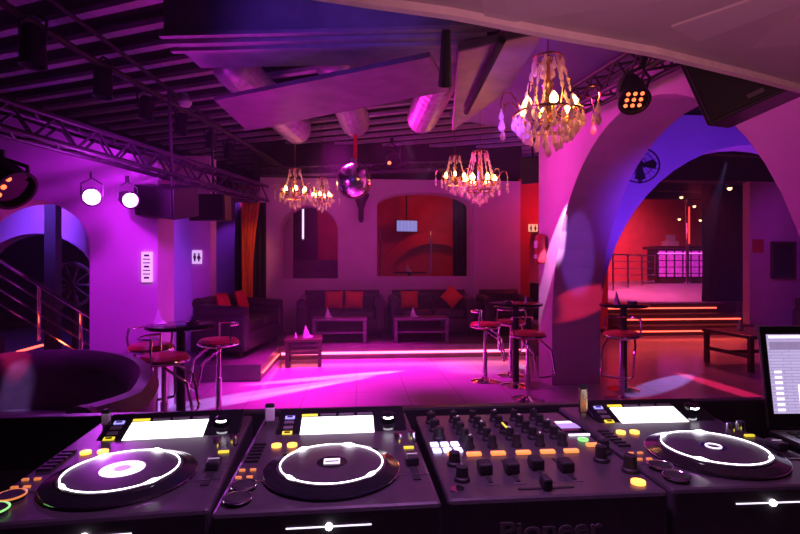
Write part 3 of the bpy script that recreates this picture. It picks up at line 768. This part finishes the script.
# bar beyond the steps
bx0, bx1 = on_y(658, 250, 14.6).x, 13.0
t = thing('bar_counter', 'long bar counter with glowing violet front past the steps', 'bar counter', ((bx0+bx1)/2, 14.9, 1.0)); W = bx1-bx0
MB().box((0, .02, .6), (W, .5, .9)).build('body', dark_wall, t)
MB().box((0, -.05, 1.1), (W+.25, .75, .09)).build('counter_top', dark_wood, t, bevel=.01)
MB().box((0, .0, .07), (W-.02, .56, .14)).build('plinth', dark_wood, t)
for k in range(14):
    MB().rbox((-W/2 + .17 + k*W/14, -.245, .6), (W/14-.06, .03, .8), .012).build('front_panel', E_bar, t)
for k in range(4): MB().box((0, -.268, .3 + .2*k), (W, .02, .025)).build('front_rail', chrome, t)
m = MB(); m.tube([(-W/2, -.29, .92), (W/2, -.29, .92)], .012, 6); part_label(m.build('light_strip', mat('magenta_strip', (1, .2, .8), .3, emit=(1, .12, .8), strength=2.5, noise=.02), t), 'bright magenta strip under the counter top')
p = on_y(672, 240, 14.7)
t = thing('till', 'small pale till standing on the bar counter', 'till', (p.x, 14.8, 2.146))
MB().rbox((0, 0, .08), (.4, .3, .16), .02).build('base', white_plastic, t)
MB().rbox((.05, .05, .26), (.3, .04, .2), .01).build('screen', white_plastic, t)
p = on_y(684, 230, 14.35)
t = thing('pole', 'red glowing pole rising in front of the bar', 'pole', (p.x, 14.2, 1.0))
MB().cyl((0, 0, 0), (0, 0, 2.5), .05, seg=14).build('shaft', chrome, t, smooth=True)
MB().cyl((.02, -.065, 1.2), (.02, -.065, 2.3), .018, seg=8).build('neon_tube', E_redpole, t)
for k in range(2): MB().lathe([(.08, 0), (.08, .03), (.05, .05)], seg=16).build('collar', chrome, t, loc=(0, 0, [.0, 2.42][k]))
# railing of the bar floor
t = thing('railing', 'chrome railing with thin bars left of the bar', 'railing', (0, 0, 0))
r0, r1 = on_y(613, 270, 13.0), on_y(655, 270, 14.2)
for k in range(4):
    f = k/3; x, y = r0.x + (r1.x-r0.x)*f, 13.0 + 1.2*f
    MB().cyl((x, y, .85), (x, y, 1.86), .022, seg=10).build('post', chrome, t, smooth=True)
for k in range(5):
    z = 1.84 - .19*k; MB().tube([(r0.x, 13.0, z), (r1.x, 14.2, z)], .022 if k == 0 else .013, 8).build('bar', chrome, t)
for (x, y, Y, lb) in ((681, 197, 14.0, 'warm ceiling spotlight directly above the red pole'), (694, 206, 15.0, 'warm ceiling spotlight high beside the black curtain'), (703, 216, 16.2, 'warm ceiling spotlight, middle of three beside the curtain'),
                      (700, 220, 16.8, 'warm ceiling spotlight, lowest of three beside the curtain'), (729, 188, 10.0, 'lone small spotlight on the beam over the black curtain'), (679, 219, 16.0, 'warm ceiling spotlight left of the red pole')):
    p = on_y(x, y, Y)
    t = thing('ceiling_spotlight', lb, 'spotlight', p, 0, 'bar ceiling spotlights')
    MB().lathe([(.03, .1), (.06, .08), (.07, 0), (.06, 0)], seg=14).build('housing', steel, t, smooth=True)
    MB().ball((0, -.02, -.01), .045, 12).build('bulb', E_hot, t, smooth=True)

# left: stair with chrome railing through the arch
t = thing('railing', 'chrome stair railing with slanting bars in left arch', 'railing', (0, 0, 0))
tops = [on_y(39, 285, 5.9), on_y(81, 311, 5.9)]
for p in tops: MB().cyl((p.x, 5.9, p.z - .62), (p.x, 5.9, p.z), .02, seg=10).build('post', chrome, t, smooth=True)
d = (tops[1] - tops[0]); d.normalize()
for k in range(4):
    z = Vector((0, 0, -.16*k)); MB().tube([tops[0] - d*1.2 + z, tops[1] + d*.35 + z], .022 if k == 0 else .013, 8).build('bar', chrome, t)
for k in range(4):
    struct(MB().box((-4.0 - .32*k, 6.35, .1 + .2*k), (.34 if k else .6, .9, .2 + .0*k)).build('step', dark_wood))
strip(on_y(17, 352, 5.45), on_y(43, 345, 5.45), E_stripr, 'short red LED strip by the stair railing at left', r=.012)
p = on_y(72, 285, 7.4)
t = thing('wagon_wheel', 'dark spoked wheel standing behind the left arch', 'wheel', (p.x, 7.4, p.z)); TW = Matrix.Rotation(pi/2, 4, 'X')
m = MB(); m.ring((0, 0, 0), .3, .03, 36, M=TW); m.build('rim', dark_wood, t, smooth=True)
for k in range(5):
    a = pi*k/5; MB().cyl((-.29*cos(a), 0, -.29*sin(a)), (.29*cos(a), 0, .29*sin(a)), .015, seg=8).build('spoke', dark_wood, t)
MB().cyl((0, -.06, 0), (0, .06, 0), .06, seg=16).build('hub', dark_wood, t, smooth=True)
t_ = MB().cyl((0, 0, 0), (0, 0, .8), .04, seg=8).box((0, 0, .01), (.3, .3, .02)).build('wheel_support', dark_wood, t, loc=(0, .08, -.96+ .0))
struct(MB().box((on_y(53, 250, 7.0).x, 7.0, 1.75), (.14, .14, 3.5)).build('post', dark_wall))

# things glimpsed through the back openings
p = on_y(303, 223, 12.2)
t = thing('tube_light', 'thin white vertical tube light through the arched opening', 'lamp', (p.x, 12.2, p.z))
MB().cyl((0, 0, -.38), (0, 0, .38), .022, seg=10).build('tube', E_tube, t)
MB().box((0, .03, 0), (.05, .03, .84)).build('mount', steel, t)
MB().cyl((0, .03, .42), (0, .03, .9), .008, seg=6).build('suspension_wire', steel, t)
t = thing('cabinet', 'dark low cabinet seen through the arched opening', 'cabinet', (-1.1, 11.6, PZ_))
MB().box((0, 0, .72), (1.9, .5, 1.44)).build('body', dark_wood, t, bevel=.01)
for k in range(3): MB().box((-.6 + .6*k, -.262, .72), (.57, .02, 1.3)).build('door', dark_wood, t, bevel=.005)
p = on_y(407, 226, 12.6)
t = thing('wall_screen', 'small bluish lit screen high in the wide opening', 'screen', (p.x, 12.6, p.z), radians(8))
MB().rbox((0, .03, 0), (.58, .05, .32), .01).build('frame', black_plastic, t)
MB().box((0, 0, 0), (.53, .015, .27)).build('display', rows_mat('wall_screen_rows', (.45, .5, 1), (.15, .15, .5), .05, .09, strength=1.0), t)
MB().cyl((0, .05, .15), (0, .05, 1.1), .02, seg=8).build('ceiling_mount', black_plastic, t)
tb2 = bar_table((1.25, 11.7, PZ_), 'black high table seen through the wide opening', h=1.17, r=.4)
napkin((1.2, 11.65, PZ_+1.171), .4, 'bluish napkin on the table seen through wide opening', .12)
for (x, y, rz, lb) in ((.75, 11.5, 1.2, 'stool left of the table seen through wide opening'), (1.75, 11.6, -1.2, 'stool right of the table seen through wide opening')):
    dup(s0, (x, y, PZ_), rz, lb)
for (xp, lb) in ((380, 'left thin upright pole in the wide back opening'), (431, 'right thin upright pole in the wide back opening')):
    q_ = on_y(xp, 250, 11.0); tag(MB().cyl((q_.x, 11.0, PZ_), (q_.x, 11.0, 2.3), .02, seg=8).build('pole', chrome), lb, 'pole', 'poles behind the wide opening')
a4 = arch(2.0, 1.5, 1.1, 1.3, 20); a5 = arch(2.0, 1.15, 1.1, 1.0, 20)
struct(MB().prism(a4 + a5[::-1], 'Y', 12.75, 13.0).build('trim_5', plaster_red))
curtain(on_y(452, 240, 10.9).x, on_y(470, 240, 10.9).x + .1, 10.8, .3, 3.1, curtain_bk, 'dark curtain at right side of the wide opening', 4, .04)

# ================================================================ DJ BOOTH
t = thing('dj_desk', 'black desk carrying the decks, mixer and laptop', 'desk', (0, 0, 0))
MB().box((.3, .865, 1.04), (3.6, .57, .045)).build('desktop', deck_black, t, bevel=.004)
MB().box((.3, .60, .5), (3.5, .03, 1.0)).build('rear_board', black_plastic, t)
struct(MB().box((.3, 1.175, .585), (3.8, .03, 1.17)).build('wall_booth', black_plastic, bevel=.004))
for x in (-1.45, 2.05): MB().box((x, .88, .508), (.04, .55, 1.016)).build('side_panel', black_plastic, t)
DT = 1.0625                                                     # desktop height
TOP = 1.172 - DT

def place_text(*a, **k): return text_obj(*a, **k)
def deck(loc, rz, label, mode):
    t = thing('media_player', label, 'dj deck', loc, rz, 'three matching turntable players')
    def B(c, d, name, m_, par=t, r=.0, rot=None):
        m = MB(); (m.rbox((0, 0, 0), d, r) if r else m.box((0, 0, 0), d)); return m.build(name, m_, par, loc=c, rot=rot)
    def L(prof, c, name, m_, par=t, seg=20, sm=True): return MB().lathe(prof, (0, 0, 0), seg).build(name, m_, par, loc=c, smooth=sm)
    h = TOP
    MB().rbox((0, .092, h/2 + .004), (.312, .438, h-.008), .006).build('body', deck_black, t)
    for sx in (-1, 1):
        for sy in (-.1, .28): L([(.02, 0), (.02, .006)], (sx*.13, sy, 0), 'foot', rubber)
    B((0, -.03, h+.0005), (.3, .002, .003), 'trim_line', steel)
    # jog wheel
    j = L([(.108, 0), (.109, .003), (.107, .006), (.094, .009), (.088, .011)], (0, 0, h), 'jog_wheel', gloss_black, seg=64)
    L([(.087, .009), (.0865, .0135), (.083, .0141), (.001, .0141)], (0, 0, 0), 'jog_plate', deck_black, j, seg=64)
    MB().ring((0, 0, .0142), .0815, .0011, 72).build('light_ring', E_ring, j)
    for a in (222, 318, 70, 130):
        m = MB(); m.tube([(.0815*cos(radians(a+k)), .0815*sin(radians(a+k)), .0144) for k in range(-9, 10, 3)], [.0010, .0018, .0028, .0036, .0028, .0018, .0010], 8); m.build('bright_spot', E_white, j)
    rim = MB(); rim.ring((0, 0, .004), .1085, .0012, 64); part_label(rim.build('polished_rim', chrome, j), 'polished chrome rim')
    if mode == 1:
        MB().lathe([(.032, .0142), (.032, .015), (.001, .015)], seg=32).build('centre_display', E_soft, j)
        MB().lathe([(.012, .0151), (.012, .0157), (.001, .0157)], seg=24).build('display_spot', E_dim, j)
    elif mode == 2:
        MB().lathe([(.024, .0142), (.024, .0147), (.001, .0147)], seg=32).build('centre_display', gloss_black, j)
        MB().tube([(-.012, -.007, .0153), (.012, -.007, .0153), (.012, .007, .0153), (-.012, .007, .0153)], .0018, 6, True).build('display_frame', E_soft, j)
    else:
        MB().lathe([(.02, .0142), (.02, .0147), (.001, .0147)], seg=32).build('centre_display', gloss_black, j)
        MB().ring((0, 0, .0153), .012, .0013, 24).build('display_ring', E_soft, j)
    # tilted screen
    tilt = radians(17)
    scr = B((.014, .203, h-.003), (.262, .15, .016), 'screen_panel', gloss_black, r=.004, rot=(tilt, 0, 0))
    B((-.009, -.002, .0085), (.146, .08, .002), 'display', E_screen, scr)
    for k in range(4):
        b_ = B((-.067 + .038*k, .046, .0085), (.032, .006, .003), 'menu_button', E_yellow if k == 0 else E_dim if False else black_plastic, scr)
        if k: b_.data.materials[0] = logo_grey
    for k, m_ in enumerate((E_blue, logo_grey, logo_grey, E_yellow)):
        B((-.107, .04 - .0175*k, .0085), (.019, .009, .003), 'source_button', m_, scr)
        if k in (0, 3): B((-.107, .04 - .0175*k, .0105), (.011, .004, .0012), 'button_mark', gloss_black, scr)
    kn = MB(); kn.lathe([(.015, 0), (.0145, .012), (.009, .015), (.001, .015)], seg=24); o = kn.build('browse_knob', gloss_black, scr, smooth=True, loc=(.094, .022, .008))
    m = MB(); m.tube([(.014*cos(radians(a)), .014*sin(radians(a)), .013) for a in range(230, 311, 10)], .0018, 6); m.build('glint_arc', E_white, o)  # glint on the knob edge, made as a glowing arc
    # left controls
    for x in (-.104, -.076): L([(.009, 0), (.009, .004), (.001, .0045)], (x, .12, h), 'track_button', E_amber)
    for x, y in ((-.143, .012), (-.126, .012), (-.143, -.016), (-.126, -.016)): B((x, y, h+.002), (.009, .0045, .003), 'loop_button', E_amberdim)
    for k in range(6): B((-.135, .05 + .016*k, h+.002), (.022, .007, .004), 'hot_cue_button', black_plastic)
    for nm, y, r_, mt in (('cue_button', -.052, .017, E_amberdim), ('play_button', -.094, .018, E_green)):
        bt = L([(r_, 0), (r_, .006), (r_*.9, .008), (.001, .0075)], (-.128, y, h), nm, rubber)
        MB().ring((0, 0, .0062), r_*1.08, .0014, 32).build('button_ring', mt if mode == 1 else chrome, bt)
    # right controls
    sl = B((.132, .005, h+.0008), (.012, .11, .002), 'tempo_slot', rubber)
    B((0, .012, .008), (.02, .034, .014), 'fader_cap', black_plastic, sl, r=.003); B((0, .012, .0155), (.018, .002, .001), 'cap_line', E_dim, sl)
    for x, y in ((.118, .112), (.145, .122)):
        k_ = L([(.009, 0), (.008, .018), (.001, .0185)], (x, y, h), 'speed_knob', chrome)
        B((0, -.006, .019), (.0015, .008, .001), 'pointer', rubber, k_)
    B((.135, .085, h+.002), (.018, .006, .003), 'tempo_button', E_yellow)
    for k in range(5): B((.15, -.06 + .03*k, h+.0006), (.004, .0015, .001), 'scale_mark', logo_grey)
    # front lip light
    f = B((.0, -.1275, h-.024), (.115, .002, .0014), 'front_light', E_soft); 
    MB().ball((0, 0, 0), .005, 14).build('front_lamp', E_white, t, loc=(0, -.128, h-.024), smooth=True)
    return t
D1 = deck((-.362, .812, DT), radians(4), 'turntable player leftmost, with orange and green glowing button rings', 1)
D2 = deck((-.039, .8115, DT), radians(1), 'turntable player left of the mixer, with dark empty centre display', 2)
D3 = deck((.622, .823, DT), radians(-1), 'turntable player between mixer and laptop', 3)

def mixer(loc, rz):
    t = thing('mixer', 'black DJ mixer with rows of knobs and orange buttons between decks', 'mixer', loc, rz)
    h = TOP
    MB().rbox((0, .078, h/2+.004), (.326, .404, h-.008), .006).build('body', deck_black, t)
    for sx in (-1, 1):
        for sy in (-.08, .24): MB().lathe([(.02, 0), (.02, .006)], seg=14).build('foot', rubber, t, loc=(sx*.13, sy, 0))
    def B(c, d, name, m_, par=t, r=0): 
        m = MB(); (m.rbox((0, 0, 0), d, r) if r else m.box((0, 0, 0), d)); return m.build(name, m_, par, loc=c)
    xs = [-.088, -.045, 0, .044, .087]
    def knob(x, y, r_, hh=.02, mk=logo_grey, ang=0.):
        k = MB().lathe([(r_*1.15, 0), (r_*1.1, .005), (r_*.9, .007), (r_*.82, hh), (.001, hh+.001)], seg=18).build('knob', rubber, t, loc=(x, y, h), smooth=True)
        o = MB().box((0, r_*.4, 0), (.0022, r_*.9, .0012)).build('pointer', mk, k, loc=(0, 0, hh+.0012), rot=(0, 0, ang))
        return k
    for i, x in enumerate(xs):
        for k in range(5): knob(x, .075 + .038*k, .0088 if k else .0085, .022, E_dim if (i + k) % 3 == 0 else logo_grey, random.uniform(-.9, .9))
        c = B((x, .038, h+.003), (.026, .011, .006), 'cue_button', E_amber2, r=.002)
    for i, x in enumerate(xs[:4]):
        sl = B((x, -.03, h+.0006), (.006, .085, .0015), 'fader_slot', rubber)
        B((0, [-.005, -.006, .006, -.008][i], .009), (.021, .026, .017), 'fader_cap', rubber, sl, r=.003)
    sl = B((-.012, -.098, h+.0006), (.085, .005, .0015), 'crossfader_slot', rubber); B((.0, 0, .009), (.013, .024, .017), 'fader_cap', rubber, sl, r=.003)
    for i in range(3):
        for j in range(2): B((-.149 + .019*i, .062 + .03*j, h+.002), (.015, .019, .004), 'effect_pad', E_pad, r=.002)
    B((-.125, .046, h+.002), (.018, .006, .004), 'beat_button', E_amber2)
    for k in range(3): knob(-.135, .125 + .05*k, .011, .022)
    for k in range(2): knob(-.13, .0 - .06*k, .011, .022)
    MB().lathe([(.011, 0), (.011, .004)], seg=20).build('headphone_socket', chrome, t, loc=(-.145, -.095, h))
    d_ = B((.138, .165, h+.002), (.044, .05, .004), 'effect_display', gloss_black)
    B((0, .004, .0025), (.04, .03, .001), 'display_glow', mat('fx_display', (.3, .3, .4), .3, emit=(.45, .35, .8), strength=.8, noise=.1), d_); B((.0, .026, .0025), (.034, .012, .001), 'display_line', E_soft, d_)
    B((.14, .121, h+.002), (.042, .004, .003), 'lit_line', E_soft)
    B((.012-.02, .125, h+.0235), (.003, .028, .002), 'yellow_line', E_yellow)
    g = MB().ring((0, 0, 0), .008, .0022, 24).build('green_ring', E_green, t, loc=(.134, .092, h+.003))
    B((.138, .064, h+.003), (.022, .010, .006), 'tap_button', E_amber2, r=.002)
    knob(.142, .03, .012, .024); knob(.12, -.005, .011, .026); knob(.146, -.05, .012, .026, usb_metal)
    MB().lathe([(.0105, 0), (.0105, .004), (.001, .005)], seg=28).build('effect_button', E_amber, t, loc=(.134, -.093, h), smooth=True)
    for k in range(4): B((xs[k], -.08, h+.0006), (.02, .0012, .001), 'scale_mark', logo_grey)
    for k in range(3): B((.105 + .008*k, .2, h+.0008), (.0015, .12, .0012), 'level_meter', logo_grey)
    text_obj('Pioneer', .036, logo_grey, 'lettering', t, loc=(-.015, -.1245, h-.048), rot=(pi/2, 0, 0), extrude=.0006, bold=.0006, sx=1.35)
    return t
mixer((.292, .817, DT), radians(0))

def usb(x, y, z, m_, label, w=.014, hh=.045):
    t = thing('usb_stick', label, 'usb stick', (x, y, z))
    MB().box((0, 0, .004), (w*.7, .005, .012)).build('plug', steel, t)
    MB().rbox((0, 0, .01 + hh/2), (w, .009, hh), .003).build('case', m_, t)
    MB().rbox((0, 0, .01 + hh + .003), (w*.98, .0088, .009), .003).build('cap', black_plastic, t)
    return t
usb(D1.location.x-.14, 1.055, 1.172, white_plastic, 'white USB stick at top corner of the leftmost deck', .017, .024)
usb(D2.location.x-.139, 1.055, 1.170, white_plastic, 'white USB stick with black top between the two left decks', .019, .03)
t = usb(D3.location.x-.130, 1.05, 1.172, usb_metal, 'tall brass-toned stick upright between mixer and right deck', .018, .055)

# laptop
t = thing('laptop', 'open grey laptop with lit list on screen at right', 'laptop', (1.168, 1.035, DT + .022), radians(-3))
ls_ = thing('laptop_stand', 'black stand raising the laptop over the desk', 'stand', (1.168, 1.02, DT), radians(-3))
MB().box((0, 0, .0195), (.3, .2, .005)).build('shelf', black_plastic, ls_)
for sx in (-1, 1): MB().box((sx*.14, 0, .0085), (.01, .19, .017)).build('leg', black_plastic, ls_)
b_ = MB().rbox((0, -.02, .01), (.34, .235, .016), .006).build('base', laptop_m, t)
kb = MB(); 
for r_ in range(5):
    for k in range(12): kb.rbox((-.137 + .025*k, .06 - .024*r_, .0195), (.021, .019, .004), .002, seg=1)
kb.build('keyboard', black_plastic, b_)
MB().box((0, -.095, .0185), (.1, .06, .001)).build('touchpad', steel, b_)
lid = MB().rbox((0, 0, .125), (.34, .01, .25), .006).build('lid', laptop_m, t, loc=(0, .098, .02), rot=(radians(-8), 0, 0))
MB().box((0, -.0055, .125), (.336, .002, .246)).build('bezel', gloss_black, lid)
MB().box((0, 0, 0), (.308, .192, .002)).build('display', rows_mat('laptop_rows', (.62, .5, .85), (.42, .32, .62), .0075, .05, strength=.95), lid, loc=(0, -.0072, .132), rot=(pi/2, 0, 0))
for (x, z, w_, h_, mt) in ((0, .222, .3, .006, E_soft), (0, .2, .3, .02, mat('list_header', (.3, .25, .4), .5, emit=(.35, .26, .5), strength=.8, noise=.3, nscale=80)), (-.06, .07, .055, .07, E_soft), (.03, .165, .18, .003, E_soft)):
    MB().box((x, -.0088, z), (w_, .001, h_)).build('list_block', mt, lid)
for k in range(8): MB().box((-.135, -.0088, .045 + .013*k), (.018, .001, .006)).build('list_icon', E_soft, lid)
for k in range(9): MB().box((-.06, -.0096, .042 + .0075*k), (.04 - .01*(k % 3), .001, .0018)).build('list_line', mat('list_ink_%d' % k, (.3, .25, .4), .5, emit=(.4, .3, .55), strength=.6, noise=.02), lid)

# ==================================================================== LIGHTS
MAG = (1, .015, .62); VIO = (.5, .06, 1); PINK = (1, .03, .55); BLUE = (.22, .06, 1); RED = (1, .05, .04)
lamp('wash_light', 'SPOT', (-.3, 7.2, 3.4), 2600, (.95, .012, .7), (.1, 6.7, 0), .25, 70, .8)
lamp('wash_light', 'SPOT', (.9, 6.6, 3.2), 45, (.85, .008, .66), (.3, 10, 1.2), .2, 100, .8)
lamp('wash_light', 'SPOT', (-.6, 3.4, 3.1), 330, (.66, .02, 1), (-2.3, 5.2, 1.6), .2, 60, .7)
lamp('wash_light', 'SPOT', (.2, 7.0, 3.1), 290, (1, .01, .62), (2.5, 4.7, 2.3), .25, 85, .9)
lamp('wash_light', 'SPOT', (-1.0, 5.4, 1.9), 26, (.9, .01, .7), (-.5, 5.0, 4), .25, 150, .9)  # unseen fill floating mid-room, added to light ceiling and ducts
lamp('arch_uplight', 'SPOT', (4.4, 4.6, .6), 360, (.16, .03, 1), (4.2, 6.3, 2.9), .15, 75, .6)
lamp('bar_light', 'SPOT', (8.2, 15.4, 2.9), 500, (1, .1, .13), (8.8, 17.6, 2.4), .15, 110, .8)
lamp('bar_light', 'SPOT', (7.0, 12.0, 2.9), 500, (1, .1, .4), (7.6, 13.4, .8), .2, 120, .8)
lamp('step_glow_fill', 'SPOT', (6.8, 9.4, 3.2), 260, (1, .05, .12), (6.4, 8.6, 0), .2, 110, .8)  # added overhead spot, stands in for the strips' red glow on the floor
lamp('far_wall_fill', 'SPOT', (8.5, 8.4, 3.0), 40, (.5, .03, .8), (10.5, 10.5, 1.6), .2, 100, .8)  # unseen lamp added to brighten the far right wall
lamp('left_room_light', 'SPOT', (-4.0, 6.2, 2.9), 380, BLUE, (-4.0, 7.9, 1.9), .15, 80, .7)
lamp('left_room_light', 'SPOT', (-2.4, 6.6, 2.6), 16, (.3, .04, 1), (-2.8, 7.9, 1.7), .15, 55, .6)
lamp('passage_light', 'SPOT', (-2.2, 9.6, 2.9), 60, (.3, .04, 1), (-2.6, 11.1, 1.8), .1, 40, .4)
lamp('violet_lamp_spill', 'POINT', at(110, 192, 4.2), 26, (.7, .03, 1), size=.1)
lamp('back_room_light', 'POINT', (1.8, 11.6, 2.9), 20, (1, .04, .03), size=.15)
lamp('back_room_light', 'POINT', (-.6, 12.3, 2.6), 3, (1, .15, .04), size=.15)
lamp('doorway_light', 'POINT', (3.9, 9.2, 2.6), 25, (1, .04, .1), size=.1)
lamp('canopy_fill', 'SPOT', (.2, -.3, 1.25), 60, (1, .3, .45), (.7, .55, 2.15), .15, 84, .9)  # unseen spot behind the camera, added to light the canopy underside
lamp('desk_fill', 'SPOT', (.1, .70, 2.1), 42, (.8, .26, 1), (.12, .74, 1.1), .12, 88, .8)  # unseen violet fill under the canopy, added to brighten the decks
p = on_y(28, 338, 5.45); lamp('stair_glow_fill', 'POINT', (p.x, 5.35, p.z + .1), 5, (1, .06, .02), size=.05)  # added red point, boosts the LED strip's glow on the railing
lamp('curtain_fill', 'SPOT', (-1.0, 8.6, 2.7), 40, (1, .3, .1), (-2.2, 9.75, 1.6), .1, 45, .7)  # unseen warm spot added to brighten the orange drape
o = lamp('beam_light', 'SPOT', (.6, 6.3, 3.2), 500, (1, .28, .85), (1.8, 7.45, 0), .02, 24, .9)
lamp('ceiling_blue_light', 'SPOT', (.9, 3.3, 2.3), 45, (.2, .03, 1), (1.7, 4.3, 3.4), .05, 50, .7)
lamp('ceiling_blue_light', 'SPOT', (-.6, 2.3, 2.4), 55, (.2, .05, 1), (-.1, 4.4, 3.5), .1, 60, .8)
# narrow beams from the moving heads
o = lamp('beam_light', 'SPOT', (2.1, 8.0, 3.1), 2600, (.45, .3, 1), (-.75, 6.3, 0), .02, 26, .5); o.scale = (.16, 1, 1)
o = lamp('beam_light', 'SPOT', (2.2, 7.7, 3.1), 2600, (.8, .4, 1), (-.2, 6.9, 0), .02, 26, .5); o.scale = (.14, 1, 1)
o = lamp('beam_light', 'SPOT', (2.30, 5.25, 2.82), 700, (1, .5, 1), (2.49, 6.2, 1.6), .015, 13, .3)
o = lamp('beam_light', 'SPOT', (1.6, 3.0, 2.9), 420, (1, .03, .08), (2.8, 6.17, 1.02), .02, 16, .3); o.scale = (1, .3, 1); o.rotation_euler.rotate_axis('Z', radians(25))
o = lamp('beam_light', 'SPOT', (1.7, 3.1, 2.9), 160, (.3, .12, 1), (2.8, 6.17, 1.6), .02, 16, .5); o.scale = (.5, 1, 1)
o = lamp('beam_light', 'SPOT', (1.2, 7.6, 3.1), 1800, (.5, .3, 1), (-1.1, 5.9, 0), .02, 30, .5); o.scale = (.1, 1, 1)
o = lamp('beam_light', 'SPOT', (5.9, 7.5, 3.2), 900, (.4, .3, 1), (3.95, 6.1, 0), .02, 24, .5); o.scale = (.25, 1, 1)
o = lamp('beam_light', 'SPOT', (4.5, 8.2, 3.2), 1100, (1, .02, .12), (4.56, 5.9, 0), .02, 26, .5); o.scale = (.16, 1, 1)
o = lamp('beam_light', 'SPOT', (-.9, 3.2, 3.0), 420, (.5, .4, 1), (-2.55, 4.0, .55), .02, 7, .4); o.scale = (.4, 1, 1)
o = lamp('beam_light', 'SPOT', (-1.0, 3.2, 3.0), 520, (1, .03, .15), (-2.6, 4.05, .8), .02, 7, .4); o.scale = (.4, 1, 1)

world = bpy.data.worlds.new('world'); scene.world = world; world.use_nodes = True
world.node_tree.nodes['Background'].inputs['Color'].default_value = (.12, .01, .1, 1)
world.node_tree.nodes['Background'].inputs['Strength'].default_value = .05
scene.view_settings.view_transform = 'Standard'; scene.view_settings.look = 'None'
scene.view_settings.exposure = 0; scene.view_settings.gamma = 1; scene.view_settings.use_curve_mapping = False

vs = world.node_tree.nodes.new('ShaderNodeVolumeScatter')
vs.inputs['Density'].default_value = .007; vs.inputs['Anisotropy'].default_value = .2
world.node_tree.links.new(vs.outputs['Volume'], world.node_tree.nodes['World Output'].inputs['Volume'])
